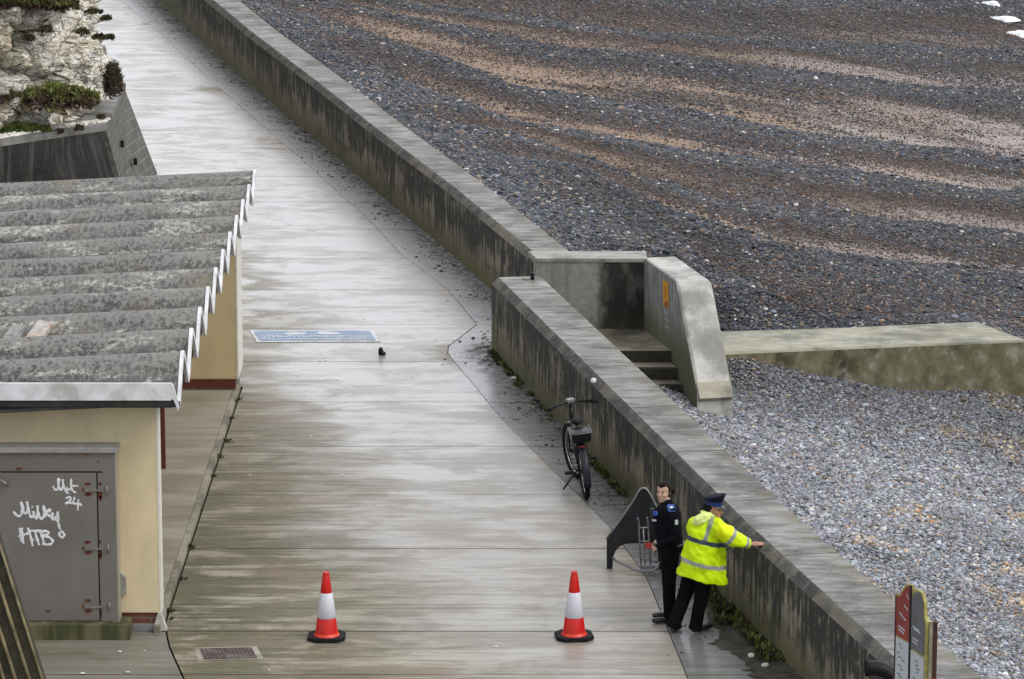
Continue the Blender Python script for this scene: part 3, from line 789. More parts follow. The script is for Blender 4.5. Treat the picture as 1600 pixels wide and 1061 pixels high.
ok, px, py = in_view(x, y, z, 25)
s_, g_, u_ = beach_zone(x, y)
ok &= (x > wall_x(y)+.60) & ((y > gy_of(x)+.45) | (x > g[3].x+.4))
ok &= ~((x < (B1.x+(y-B1.y)*wd_.x/wd_.y)+TW+.02) & (y < B1.y+th+.03))
clump = fbm(x, y, 41, 4, 2.2)
dn = np.clip(1-.35*g_, .30, 1)*(1-s_*.84); dn = np.where((s_ > .4) & (clump > .64), .35, dn)
dn *= np.where(u_ < .3, 1.0, .8)
ok &= rng.random(n) < dn*np.clip(1.15-(y-55)/90, .5, 1)
x, y, z, s_, g_, u_ = [q_[ok] for q_ in (x, y, z, s_, g_, u_)]; m = len(x); print('far pebbles', m)
sc = np.clip(np.exp(rng.normal(math.log(.035), .45, m)), .013, .14)*(1-.42*g_)
cl = pebble_cols(m, (.036, .041, .052), .7, .13, .014)
bm_ = rng.random(m) < .72*g_; cl[bm_] = np.array((.085, .048, .030))*np.exp(rng.normal(0, .45, (bm_.sum(), 1))); cl *= (.7+.7*fbm(x, y, 61, 3, .5))[:, None]
near_wall = np.clip(1-(x-wall_x(y)-.6)/2.0, 0, 1)[:, None]; cl = cl*(1+near_wall*.35)
rot = np.stack([rng.normal(0, .25, m), rng.normal(0, .25, m), rng.uniform(0, 6.28, m)], -1)
scatter_obj('far_shingle', np.stack([x, y, z+sc*.12], -1), sc, rot, np.clip(cl, .008, .8), protos, M['pebble'], 'dark wet shingle lying in ridges between the strips of sand beyond the far wall', 'pebbles')

# foam tongues at the water's edge
M['foam'] = plain('sea_foam', (.82, .84, .86), .6, .05, 10)
for i, (px, py, w_, h_) in enumerate([(1549, 8, 34, 5), (1566, 32, 56, 6), (1590, 55, 44, 8), (1462, 9, 22, 3)]):
    c = zapp(px, py); bm = bmesh.new(); nseg = 26; k1 = w_/2/F*c.y*1.02; k2 = h_/2/F*c.y/.14*1.0
    cv = bm.verts.new((0, 0, .10)); ring = []
    for a in range(nseg):
        t = 2*math.pi*a/nseg; r_ = 1+.35*mnoise.noise(Vector((math.cos(t)*1.5, math.sin(t)*1.5, i*5)))
        ring.append(bm.verts.new((k1*r_*math.cos(t), k2*r_*math.sin(t)*(1 if math.cos(t) > 0 else .5), 0.0)))
    mid = [bm.verts.new((v.co.x*.7, v.co.y*.7, .09)) for v in ring]
    for a in range(nseg):
        b_ = (a+1) % nseg; bm.faces.new((ring[a], ring[b_], mid[b_], mid[a])); bm.faces.new((mid[a], mid[b_], cv))
    if i == 3: continue
    o = link('sea_foam', bm_mesh(bm), M['foam'], smooth=True); o.location = c+Vector((0, 0, .0)); tag(o, 'white sea foam washed on to the dark shingle', 'foam', 'patches of foam at the water edge', 'stuff')
# ================================================================== LEFT: retaining wall, chalk cliff, shrubs
s = N('retaining_blockwork', .8); uv = s.coord('UV'); u, v, _ = s.sep(uv)[:3]; co = s.coord()
br = s.n('ShaderNodeTexBrick'); s.set(br.inputs['Vector'], uv); br.inputs['Scale'].default_value = 1
for k_, v_ in (('Brick Width', .62), ('Row Height', .30), ('Mortar Size', .012), ('Mortar Smooth', .3)): br.inputs[k_].default_value = v_
br.inputs['Color1'].default_value = (.135, .132, .118, 1); br.inputs['Color2'].default_value = (.105, .102, .09, 1); br.inputs['Mortar'].default_value = (.26, .255, .235, 1)
k = s.mix(s.mul(s.r(s.noise(co, 3, 6, .7), .42, .7), .6), br.outputs[0], (.07, .066, .055))
s.col(k); s.bump(s.add(s.noise(co, 30, 4), s.mul(br.outputs['Fac'], -1)), .4, .01); M['block'] = s.m
s = N('tarred_blockwork', .5); uv = s.coord('UV'); co = s.coord()
br = s.n('ShaderNodeTexBrick'); s.set(br.inputs['Vector'], uv); br.inputs['Scale'].default_value = 1
for k_, v_ in (('Brick Width', .62), ('Row Height', .30), ('Mortar Size', .008), ('Mortar Smooth', .3)): br.inputs[k_].default_value = v_
br.inputs['Color1'].default_value = (.05, .053, .06, 1); br.inputs['Color2'].default_value = (.026, .028, .034, 1); br.inputs['Mortar'].default_value = (.10, .10, .10, 1)
dr = s.noise(s.map(uv, (7, .35, 1)), 1, 5, .6)
k = s.mix(s.mul(s.r(dr, .46, .64), .7), br.outputs[0], (.20, .195, .18))
s.col(k); s.bump(s.noise(co, 30, 4), .3, .008); M['tarblock'] = s.m
M['plinth0'] = mat_coping('retaining_coping', (.25, .25, .24), (.15, .145, .13), .1)
RZ = 1.55
rt = empty('retaining_wall', P(200, 310), 'battered blockwork retaining wall below the chalk cliff, dark tarred front and pale grey side', 'wall')
ro = rt.location.copy()
Tc = P(166, 203, RZ); Fc = P(196, 309, 0); Te = P(195, 139, RZ); Fe = P(246, 272, 0)
Tl = P(-60, 238, RZ); Fl = P(-60, 352, 0)
def uvquad(a, b, c, d, su, sv): return [(0, 0), (su, 0), (su, sv), (0, sv)]
def quad(nm, p, mat, parent, o_, su=None, sv=None):
    su = su or (p[1]-p[0]).length; sv = sv or (p[3]-p[0]).length
    return link(nm, mesh([q-o_ for q in p], [(0, 1, 2, 3)], [uvquad(*p, su, sv)]), mat, parent)
quad('tarred_face', [Fl, Fc-Vector((.06, 0, 0)), Tc-Vector((.06, 0, 0)), Tl], M['tarblock'], rt, ro)
quad('side_face', [Fc, Fe, Te, Tc], M['block'], rt, ro)
bm = bmesh.new()                                  # corner strip and coping
prism(bm, [Fc-ro+Vector((-.09, -.03, 0)), Fc-ro+Vector((.0, -.03, 0)), Tc-ro+Vector((.0, -.03, 0)), Tc-ro+Vector((-.09, -.03, 0))], (0, .04, 0))
link('corner_strip', bm_mesh(bm), M['plinth0'], rt)
bm = bmesh.new()
prism(bm, [Tl-ro, Tc-ro+Vector((.02, -.05, 0)), Te-ro+Vector((.02, 0, 0)), Te-ro+Vector((-.4, .3, 0)), Tc-ro+Vector((-.45, .45, 0)), Tl-ro+Vector((0, .5, 0))], (0, 0, .11))
link('coping', bm_mesh(bm), M['plinth0'], rt)
bm = bmesh.new()
for a_, b_ in ((.35, .62), (.55, .3)):
    c = (Fc.lerp(Fe, a_)).lerp(Tc.lerp(Te, a_), b_)-ro; box(bm, c-Vector((.03, .05, .06)), c+Vector((.03, .05, .06)))
link('weep_hole', bm_mesh(bm), M['black'], rt)

# chalk cliff: jointed chalk, real relief
s = N('chalk', .9); co = s.coord()
k = s.mix(s.r(s.noise(co, 1.6, 6, .65), .35, .65), (.80, .73, .58), (.92, .90, .85))
k = s.mix(s.mul(s.r(s.noise(co, 3.5, 6, .75), .58, .70), .45), k, (.42, .32, .17))
k = s.mix(s.mul(s.r(s.noise(s.map(co, (1, 1, 2.2)), 4.2, 6, .75), .56, .63), .75), k, (.17, .13, .075))

k = s.mix(s.mul(s.r(s.noise(co, 9, 5, .8), .62, .7), .7), k, (.08, .065, .045))
dn_ = s.n('ShaderNodeTexNoise'); s.set(dn_.inputs['Vector'], co); dn_.inputs['Scale'].default_value = 2.5
dco = s.mix(.22, co, dn_.outputs['Color'])
ed1 = s.r(s.voro(s.map(dco, (1, 1, 1.3)), 4.2, 'DISTANCE_TO_EDGE'), .05, .0); ed2 = s.r(s.voro(s.map(dco, (1, 1, 1.3)), 9.5, 'DISTANCE_TO_EDGE'), .06, .0)
k = s.mix(s.mul(s.mul(ed1, s.r(s.noise(co, 1.5, 4), .4, .6)), .7), k, (.10, .075, .045)); k = s.mix(s.mul(ed2, .15), k, (.22, .18, .12))
s.col(k); s.bump(s.add(s.add(s.noise(co, 14, 6, .7), s.mul(ed1, -1.5)), s.mul(ed2, -.7)), .8, .06); M['chalk'] = s.m
def cliff_pt(u, z):
    """u metres along the foot from the left; returns point on the mean face"""
    pts = [Vector((-12.5, Tl.y+1.0)), Vector((Tl.x, Tl.y+.55)), Vector((P(60, 222, RZ).x, P(60, 222, RZ).y+.5)), Vector((P(128, 205, RZ).x, P(128, 205, RZ).y+.35)), Vector((P(158, 178, RZ).x, P(158, 178, RZ).y)),
           Vector((P(170, 120, RZ).x, P(170, 120, RZ).y)), Vector((P(163, 60, RZ).x-.2, P(163, 60, RZ).y)), Vector((P(150, -10, RZ).x-.4, P(150, -10, RZ).y)), Vector((-13, 125))]
    for a, b in zip(pts, pts[1:]):
        l = (b-a).length
        if u <= l or b is pts[-1]:
            p = a.lerp(b, u/l); d = (b-a)/l; return p, Vector((d.y, -d.x))
        u -= l
bm = bmesh.new(); us = np.concatenate([np.arange(0, 12.5, .06), np.arange(12.5, 22, .12), np.arange(22, 50, .5)]); zs = np.concatenate([np.arange(1.5, 5.2, .055), np.arange(5.2, 9, .3)])
grid = []
for z in zs:
    row = []
    for u in us:
        p, nn = cliff_pt(u, z)
        back = .12*(z-1.5)+.35*max(0, z-2.6)*(1 if z < 3.2 else .6/max(.6, z-2.6))
        q3 = Vector((p.x*1.0, p.y*1.0, z*1.0))
        d = .38*mnoise.fractal(q3*.55, 1, 2, 3)
        dist, pp = mnoise.voronoi(Vector((q3.x*1.9, q3.y*1.9, q3.z*2.4)))
        cell = mnoise.cell(pp[0]*7.3)
        d += .30*(cell-.5) - .26*max(0, 1-(dist[1]-dist[0])*6)
        dist, pp = mnoise.voronoi(Vector((q3.x*5.5, q3.y*5.5, q3.z*6.5)))
        d += .12*(mnoise.cell(pp[0]*5.1)-.5) - .11*max(0, 1-(dist[1]-dist[0])*5)
        d = min(d, .12+.9*max(0, z-1.7))
        row.append(bm.verts.new((p.x-nn.x*(back-d)*1.0, p.y-nn.y*(back-d), z+.05*d)))
    grid.append(row)
for i in range(len(zs)-1):
    for j in range(len(us)-1):
        bm.faces.new((grid[i][j], grid[i][j+1], grid[i+1][j+1], grid[i+1][j]))
o = link('chalk_cliff', bm_mesh(bm), M['chalk']); tag(o, kind='structure')
M['chalkbit'] = plain('chalk_rubble', (.7, .67, .6), .9, .25, 8)
bm = bmesh.new()
for i in range(420):
    a = random.random(); p = Tl.lerp(Tc, a)+Vector((0, random.uniform(.18, .55), .11))
    r_ = random.uniform(.015, .06); ball(bm, p-ro, r_, (1, .8, .6), 1)
o = link('chalk_rubble', bm_mesh(bm), M['chalkbit']); o.location = ro; tag(o, 'small broken chalk lying along the top of the retaining wall', 'rubble', kind='stuff')

# foliage clumps made of many small leaves
def leafmat(name, c1, c2, c3):
    s = N(name, .7, .3); a = s.attr('lc').outputs['Color']; s.col(a); return s.m
M['leaf'] = leafmat('leaves', 0, 0, 0)
def clump(name, c, rx, ry, rz, n, size, pal, label, cat, spiky=0.0, group=None, woody=True):
    g_ = np.random.default_rng(int(abs(c.x*91+c.y*37+c.z*53)))
    d = g_.normal(size=(n, 3)); d /= np.linalg.norm(d, axis=1)[:, None]; d[:, 2] = np.where(d[:, 2] < -.25, -d[:, 2], d[:, 2])
    lump = np.array([mnoise.noise(Vector(q)*2.3+c) for q in d]); r_ = (.78+.35*lump)*g_.uniform(.62, 1.0, n)**.5
    p = d*r_[:, None]*np.array((rx, ry, rz))
    ax = d*(.5+spiky)+g_.normal(size=(n, 3))*.6+np.array((0, 0, .35)); ax /= np.linalg.norm(ax, axis=1)[:, None]
    sd_ = np.cross(ax, g_.normal(size=(n, 3))); sd_ /= np.linalg.norm(sd_, axis=1)[:, None]
    l = size*g_.uniform(.6, 1.4, n)[:, None]; wd2 = l*(.34 if not spiky else .16)
    v = np.stack([p-ax*l*.3, p+sd_*wd2, p+ax*l, p-sd_*wd2], 1).reshape(-1, 3)
    me = mesh(v.tolist(), [(4*i, 4*i+1, 4*i+2, 4*i+3) for i in range(n)])
    palA = np.array(pal); t = np.clip((d[:, 2]+.2+.9*lump+g_.normal(0, .25, n)), 0, .999)*len(palA)
    cc = palA[np.clip(t.astype(int), 0, len(palA)-1)]*np.exp(g_.normal(0, .3, (n, 1)))
    setcol(me, 'lc', np.repeat(cc, 4, 0))
    root = empty(name, c, label, cat, group)
    link('foliage', me, M['leaf'], root)
    if woody:
        bm = bmesh.new()
        for i in range(9):
            q = Vector((g_.uniform(-.6, .6)*rx, g_.uniform(-.6, .6)*ry, rz*g_.uniform(.4, .8))); tube(bm, [(q.x*.1, q.y*.1, -.1), q*.6, q], [.02, .014, .006], 5)
        link('stem', bm_mesh(bm), M['wood'], root)
    return root
M['wood'] = plain('weathered_wood', (.13, .10, .07), .85, .35, 12)
BR = [(.075, .05, .038), (.12, .078, .055), (.12, .10, .04), (.13, .15, .04)]
GR = [(.06, .065, .022), (.08, .11, .03), (.11, .16, .03), (.15, .19, .05)]
DK = [(.03, .02, .02), (.045, .026, .026), (.06, .04, .03), (.03, .03, .02)]
def cl_at(px, py, y, **k): return clump(c=Q(px, py, y-.85), **k)
YC = Tc.y
cl_at(88, 160, YC+.15, name='heath_shrub', rx=.78, ry=.5, rz=.34, n=5200, size=.07, pal=BR, label='wide low brown heathery shrub with a green top, midway up the chalk cliff', cat='shrub')
cl_at(2, 152, YC+.2, name='heath_shrub', rx=.28, ry=.3, rz=.26, n=1500, size=.06, pal=BR, label='small brown heathery shrub at the left edge beside the wide one', cat='shrub')
cl_at(30, 207, YC+.1, name='grass_cushion', rx=.62, ry=.35, rz=.17, n=3000, size=.055, pal=GR, label='low green grassy cushion on the ledge just above the retaining wall', cat='shrub')
cl_at(30, 6, YC+.6, name='heath_shrub', rx=.85, ry=.5, rz=.30, n=5000, size=.07, pal=[BR[0], BR[1], GR[0], GR[1], BR[2]], label='mixed brown and green scrub capping the chalk at the upper left corner', cat='shrub')
cl_at(98, 10, YC+.7, name='heath_shrub', rx=.36, ry=.4, rz=.30, n=1900, size=.06, pal=BR, label='brown scrub tuft right of the capping scrub at the cliff top', cat='shrub')
cl_at(177, 137, YC+1.9, name='spiky_shrub', rx=.17, ry=.6, rz=.46, n=1500, size=.085, pal=[(.04,.025,.022),(.07,.045,.035),(.10,.07,.055),(.05,.045,.02)], spiky=.12, label='dark spiky leafless shrub at the cliff corner overhanging the promenade', cat='shrub')
for (a, b, r_) in ((130, 52, .1), (155, 60, .1), (146, 20, .1), (45, 62, .09), (72, 48, .12), (12, 72, .1), (124, 202, .07), (92, 207, .07), (158, 184, .06), (172, 60, .09), (166, 30, .08)):
    cl_at(a, b, YC+(.5 if b < 100 else 0.1)+(1.5 if a > 150 and b < 100 else 0), name='plant_tuft', rx=r_*random.uniform(.9, 1.9), ry=r_, rz=r_*random.uniform(.6, 1.1), n=260, size=.045, pal=[DK[0], BR[1], BR[2], GR[0]], label='tiny dark tuft rooted in a crack of the chalk', cat='tuft', group='dark tufts in the chalk face', woody=False)

# ================================================================== SHELTER
def render_paint(name, c, dirt=.5):
    s = N(name, .55); co = s.coord(); x, y, z = s.sep(co)[:3]
    k = s.mix(s.r(s.noise(s.map(co, (1, 1, .5)), 2.2, 5, .6), .35, .65), c, tuple(q*.86 for q in c))
    k = s.mix(s.mul(s.r(s.noise(s.map(co, (6, 6, .4)), 1, 5), .56, .72), .25), k, tuple(q*.6 for q in c))
    s.col(k); s.bump(s.noise(co, 60, 3), .12, .003); return s.m
M['cream'] = render_paint('cream_render', (.74, .63, .40)); M['cream_shaded'] = render_paint('shaded_cream_render', (.62, .51, .28))  # second pier's copy is darkened in its colour for the shade under the roof
M['bead'] = plain('corner_bead', (.75, .73, .66), .5, .1)
M['maroon'] = plain('maroon_paint', (.11, .025, .014), .5, .2, 7)
s = N('brick', .8); uv = s.coord(); br = s.n('ShaderNodeTexBrick'); s.set(br.inputs['Vector'], s.map(uv, (1, 1, 1), (R(90), 0, 0))); br.inputs['Scale'].default_value = 1
for k_, v_ in (('Brick Width', .215), ('Row Height', .07), ('Mortar Size', .008)): br.inputs[k_].default_value = v_
br.inputs['Color1'].default_value = (.20, .06, .035, 1); br.inputs['Color2'].default_value = (.13, .045, .03, 1); br.inputs['Mortar'].default_value = (.16, .13, .1, 1)
s.col(br.outputs[0]); s.bump(s.noise(s.coord(), 40, 4), .3, .004); M['brick'] = s.m
M['plinth'] = mat_coping('plinth_concrete', (.25, .25, .25), (.16, .155, .14), .1)
M['paleplaster'] = plain('pale_plaster', (.5, .48, .44), .7, .2)
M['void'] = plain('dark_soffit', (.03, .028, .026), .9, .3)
sh = empty('beach_shelter', (K0.x, YF, 0), 'cream rendered beach shelter with maroon skirting under a grey deep-ribbed roof', 'building')
so_ = sh.location.copy()
XL = -9.5
def bpart(nm, lo, hi, mat, bev=0): 
    bm = bmesh.new(); box(bm, Vector(lo)-so_, Vector(hi)-so_, bev); return link(nm, bm_mesh(bm), mat, sh)
zb1 = Q(250, 957, YF).z; zb2 = Q(250, 975, YF).z
bpart('wall', (XL, YF, zb1), (K0.x-.012, YF+.22, 2.60), M['cream'])
bpart('corner_bead', (K0.x-.012, YF-.004, zb1), (K0.x+.012, YF+.226, 2.60), M['bead'])
bpart('brick_base', (XL, YF+.02, zb2), (K0.x-.015, YF+.2, zb1), M['brick'])
bpart('plinth', (XL, YF-.03, -.04), (K0.x-.035, YF+.22, zb2), M['plinth'])
bm = bmesh.new(); a = Vector((K0.x+.0, YF-.02, 0))-so_
prism(bm, [a+Vector((-.10, 0, 0)), a+Vector((.06, 0, 0)), a+Vector((.0, 0, zb1)), a+Vector((-.03, 0, zb1))], (0, .12, 0)); link('corner_foot', bm_mesh(bm), M['paleplaster'], sh)
# second pier
zp = lambda py: Q(330, py, YP).z
bpart('wall', (XL, YP, zp(592)), (K1.x-.012, YP+.9, 2.42), M['cream_shaded'])
bpart('corner_bead', (K1.x-.012, YP-.004, zp(592)), (K1.x+.012, YP+.9, 2.42), M['bead'])
bpart('skirting', (XL, YP-.025, zp(606)), (K1.x-.03, YP+.9, zp(592)), M['maroon'])
bpart('plinth', (XL, YP-.01, -.04), (K1.x-.035, YP+.92, zp(606)), M['plinth'])
# recess back wall and the open maroon door leaf
bpart('recess_wall', (-6.9, YF+.22, 0), (-6.75, YP, 2.38), M['cream'])
yd = P(255, 733, 0.07).y; xd = Q(258, 700, yd).x
bpart('recess_divider', (-6.75, yd, .07), (xd, yd+.09, 2.45), M['maroon'], .004)
# deep corrugated roof
yA = YF-.36; XE = Q(281, 632, yA).x
yZ = (400-800) and 0
# rear end: where the right edge of the roof meets px 400
yZ = None
for t in np.linspace(50, 62, 1200):
    if abs((XE/ (t*CT+ (H-2.9)*ST))*F+800-400) < .4: yZ = t; break
yZ = yZ or 57.0
zV0 = Q(281, 632, yA).z; zV1 = Q(394, 321, yZ-.75).z; NW = 10.5
lam = (yZ-yA)/NW; print('roof', yA, yZ, XE, zV0, zV1, lam)
def roofz(y, x=None):
    t = (y-yA)/(yZ-yA); amp = lerp(.43, .33, t); ph = ((y-yA)/lam) % 1.0
    tri = 1-abs(2*ph-1); p_ = lerp(.5-.5*math.cos(2*math.pi*ph), tri, .45)
    return lerp(zV0, zV1, t)+amp*p_+(0 if x is None else (x-XE)*.05)
s = N('asbestos_cement', .85); co = s.coord(); x, y, z = s.sep(co)[:3]
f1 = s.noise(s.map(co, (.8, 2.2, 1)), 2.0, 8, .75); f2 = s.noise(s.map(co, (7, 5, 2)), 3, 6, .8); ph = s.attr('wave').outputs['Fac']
k = s.mix(s.r(f1, .36, .64), (.055, .053, .051), (.15, .145, .135))
k = s.mix(s.mul(s.r(f2, .50, .66), .75), k, (.035, .034, .032))
k = s.mix(s.mul(s.r(s.add(f2, s.mul(ph, .25)), .62, .74), .6), k, (.34, .33, .31))  # crest highlight painted in: colour turns paler towards each ridge top
lich = s.mul(s.r(s.noise(s.map(co, (.7, 2.6, 1)), 1.6, 4, .6), .54, .62), s.r(s.noise(s.map(co, (1, 1, 1)), 16, 5, .8), .47, .56))
k = s.mix(s.mul(lich, .85), k, (.52, .52, .47))
k = s.mix(s.mul(s.r(s.noise(co, .9, 5), .55, .66), .35), k, (.2, .18, .1))
s.col(k); s.bump(s.add(f2, s.noise(co, 30, 5, .7)), .6, .015); M['roof'] = s.m
M['trim'] = plain('white_trim_paint', (.74, .75, .77), .5, .15, 5, dirt=(.50, .50, .48))
ny = int(NW*26); yy = [yA+(yZ-yA)*i/ny for i in range(ny+1)]
xsr = [XL-1+(XE-XL+1)*i/12 for i in range(13)]
vs = []; fs = []
for y in yy:
    for x in xsr: vs.append(Vector((x, y, roofz(y, x)+.006*mnoise.noise(Vector((x*1.3, y*2, 0)))))-so_)
for i in range(ny):
    for j in range(12): a = i*13+j; fs.append((a, a+1, a+14, a+13))
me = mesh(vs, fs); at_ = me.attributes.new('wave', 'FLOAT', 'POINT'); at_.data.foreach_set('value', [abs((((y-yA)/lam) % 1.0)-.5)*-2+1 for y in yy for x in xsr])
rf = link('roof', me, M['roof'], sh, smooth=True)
md = rf.modifiers.new('s', 'SOLIDIFY'); md.thickness = .03; md.offset = 1
# overlap lips at every third sheet
bm = bmesh.new()
for w_ in (2.62, 5.6, 8.6, ):
    y = yA+lam*w_; 
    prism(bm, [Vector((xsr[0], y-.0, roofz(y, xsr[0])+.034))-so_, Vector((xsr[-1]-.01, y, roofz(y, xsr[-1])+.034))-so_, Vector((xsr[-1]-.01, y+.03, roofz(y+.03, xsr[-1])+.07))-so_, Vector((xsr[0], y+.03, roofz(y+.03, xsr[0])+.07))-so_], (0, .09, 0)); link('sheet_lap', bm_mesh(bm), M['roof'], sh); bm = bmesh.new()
# white painted edge following the waves
bm = bmesh.new(); pr = None
for y in yy:
    z = roofz(y, XE); c = Vector((XE, y, z))-so_; dz = (roofz(y+.01, XE)-roofz(y-.01, XE))/.02; nn = Vector((0, -dz, 1)).normalized()
    q_ = [bm.verts.new(c+nn*.038+Vector((-.034, 0, 0))), bm.verts.new(c+nn*.038+Vector((.004, 0, 0))), bm.verts.new(c-nn*.034+Vector((.004, 0, 0))), bm.verts.new(c-nn*.034+Vector((-.034, 0, 0)))]
    if pr:
        for i in range(4): bm.faces.new((pr[i], pr[(i+1) % 4], q_[(i+1) % 4], q_[i]))
    pr = q_
link('edge_trim', bm_mesh(bm), M['trim'], sh)
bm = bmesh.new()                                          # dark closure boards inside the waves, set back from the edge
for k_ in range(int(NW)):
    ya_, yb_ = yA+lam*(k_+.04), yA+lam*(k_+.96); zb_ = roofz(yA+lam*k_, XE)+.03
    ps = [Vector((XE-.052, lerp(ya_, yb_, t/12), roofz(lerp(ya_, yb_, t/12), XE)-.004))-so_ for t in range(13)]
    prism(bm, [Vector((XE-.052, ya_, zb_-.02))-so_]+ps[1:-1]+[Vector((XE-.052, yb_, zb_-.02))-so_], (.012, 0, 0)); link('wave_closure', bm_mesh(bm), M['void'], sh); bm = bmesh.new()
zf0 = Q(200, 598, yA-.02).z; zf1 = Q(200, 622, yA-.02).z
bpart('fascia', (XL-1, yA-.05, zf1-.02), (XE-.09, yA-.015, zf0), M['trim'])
bpart('eave_shadow', (XL-1, yA-.04, zf1-.10), (XE-.02, yA+.03, zf1-.022), M['void'], .01)  # dark strip standing in for the shadow under the eave
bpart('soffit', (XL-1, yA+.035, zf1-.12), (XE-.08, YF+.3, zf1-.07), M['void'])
bm = bmesh.new(); a = Vector((XE-.09, yA-.05, 0))-so_
prism(bm, [a+Vector((0, 0, zf0)), a+Vector((.03, 0, zf0-.03)), a+Vector((.085, 0, zf1-.10)), a+Vector((.075, 0, zf1-.14)), a+Vector((.03, 0, zf1-.02)), a+Vector((0, 0, zf1+.0))], (0, .05, 0))
link('trim_end', bm_mesh(bm), M['trim'], sh)
# planks lying on the roof
M['plank'] = plain('grey_plank', (.27, .26, .25), .8, .35, 14, dirt=(.12, .11, .1)); M['plank2'] = plain('rusty_plank', (.42, .40, .36), .8, .25, 10, dirt=(.42, .17, .05))
def roof_plank(c, mat, label):
    (ax, ay), (bx, by), (cx, cy), (dx, dy) = c                     # far-left, far-right, near-right, near-left in the photo
    zr = max(roofz(yy_, -7)-.08 for yy_ in yy[40:80])
    p = [P(ax, ay, zr+.05), P(bx, by, zr+.05), P(cx, cy, zr-.02), P(dx, dy, zr-.02)]
    o_ = p[3]; bm = bmesh.new(); prism(bm, [q-o_ for q in p], (0, 0, .07)); bmesh.ops.bevel(bm, geom=bm.edges[:], offset=.006, segments=1, affect='EDGES')
    o = link('plank', bm_mesh(bm), mat); o.location = o_+Vector((0, 0, .03)); tag(o, label, 'plank')
roof_plank([(60, 513), (83, 516), (57, 553), (30, 552)], M['plank2'], 'short plank with an orange rusty patch lying across the shelter roof')
roof_plank([(18, 522), (44, 521), (21, 553), (-5, 553)], M['plank'], 'short plain grey weathered plank on the shelter roof, left of the rusty one')

# grey steel cabinet against the shelter front
s = N('cabinet_paint', .5); co = s.coord()
k = s.mix(s.r(s.noise(co, 1.5, 4), .35, .65), (.155, .14, .125), (.185, .17, .155)); s.col(k); s.bump(s.noise(co, 3, 3), .05, .01); M['cab'] = s.m
M['cabtop'] = plain('cabinet_top', (.3, .29, .28), .5, .15); M['rust'] = plain('rust', (.10, .032, .012), .95, .6, 45, dirt=(.17, .10, .06)); M['steel'] = plain('dull_steel', (.28, .26, .24), .45, .2, 20, metal=.6)
YC1 = YF-.24
cabr = empty('steel_cabinet', Q(90, 975, YC1), 'large grey steel cabinet with rusty hinges and white graffiti against the shelter front', 'cabinet')
cb = cabr.location.copy()
def cq(px, py, y=YC1): return Q(px, py, y)
def cpart(nm, px0, py0, px1, py1, y0, y1, mat, bev=.006, parent=None, base=None):
    a = cq(px0, py1, y0); b = cq(px1, py0, y0); bm = bmesh.new()
    box(bm, Vector((a.x, y0, a.z))-cb, Vector((b.x, y1, b.z))-cb, bev); return link(nm, bm_mesh(bm), mat, parent or cabr)
cpart('body', -70, 706, 179, 974, YC1, YF-.001, M['cab'])
cpart('top_cover', -72, 700, 183, 708, YC1-.03, YF-.001, M['cabtop'])
M['cabedge'] = plain('pale_cabinet_edge', (.36, .33, .26), .5, .1)
cpart('side_trim', 178.5, 708, 181.5, 972, YC1+.01, YF-.002, M['cabedge'], 0)
cpart('door_seam', -70, 736.5, 160, 738.6, YC1-.0035, YC1+.01, M['black'], 0)
door = cpart('door', -70, 739, 150, 970, YC1-.012, YC1+.01, M['cab'], .004)
cpart('door_seam', 150.3, 739, 152.3, 971, YC1-.0035, YC1+.01, M['black'], 0)
cpart('bottom_rail', 30, 970.5, 176, 974.5, YC1-.01, YC1+.01, M['rust'], 0)
M['label'] = M['white']
def hinge(px, py):
    bm = bmesh.new(); a = cq(px-18, py+3, YC1-.03)-cb; b = cq(px-2, py-2, YC1-.012)-cb
    box(bm, (a.x, YC1-.028-cb.y, a.z), (b.x, YC1-.0125-cb.y, b.z), .002)
    a = cq(px-2.5, py+1.5, YC1)-cb; b = cq(px+9, py-1.5, YC1)-cb; box(bm, (a.x, YC1-.022-cb.y, a.z), (b.x, YC1-.001-cb.y, b.z), .002)
    a = cq(px-2, 0, YC1)-cb; zc = cq(px, py, YC1).z-cb.z
    tube(bm, [(a.x+.01, YC1-.022-cb.y, zc-.05), (a.x+.01, YC1-.022-cb.y, zc+.05)], .009, 8)
    link('hinge', bm_mesh(bm), M['steel'], door)
    bm = bmesh.new()
    for (dx, dy, rx, rz_) in ((-14, -10, 5, 2.6), (-13, 6, 5, 3.2), (-21, -1, 1.6, 4), (5, -10, 2.5, 3), (5, 7, 4, 6), (6, 13, 2.5, 4)):
        if random.random() < .12: continue
        c = cq(px+dx, py+dy, YC1)-cb; yy_ = (YC1-.0126 if dx < 0 else YC1-.0006)-cb.y
        vs_ = []
        for t in range(14):
            r_ = 1+.45*mnoise.noise(Vector((px+t*1.7, dy, dx)))
            vs_.append(bm.verts.new((c.x+rx*r_*math.cos(t/14*6.283)/137, yy_-.0008, c.z+rz_*r_*math.sin(t/14*6.283)/137)))
        bm.faces.new(vs_)
        link('rust_patch', bm_mesh(bm), M['rust'], door); bm = bmesh.new()
for h_ in ((151, 766), (151, 857), (151, 948)): hinge(*h_)
bm = bmesh.new()
for (px, py, rx, rz_, fr) in ((30, 733, 5, 2.2, 1), (134, 709.5, 5.5, 1.8, 2), (75, 955, 5, 1.8, 0), (153, 722, 1.6, 1.6, 1), (12, 757, 2, 4, 0)):
    yy_ = {0: YC1-.0126, 1: YC1-.0007, 2: YC1-.0307}[fr]; c = cq(px, py, yy_)-cb; vs_ = []
    for t in range(14):
        r_ = 1+.4*mnoise.noise(Vector((px+t*1.7, 1, 3))); vs_.append(bm.verts.new((c.x+rx*r_*math.cos(t/14*6.283)/137, yy_-cb.y-.0008, c.z+rz_*r_*math.sin(t/14*6.283)/137)))
    bm.faces.new(vs_)
    link('rust_patch', bm_mesh(bm), M['rust'], cabr); bm = bmesh.new()
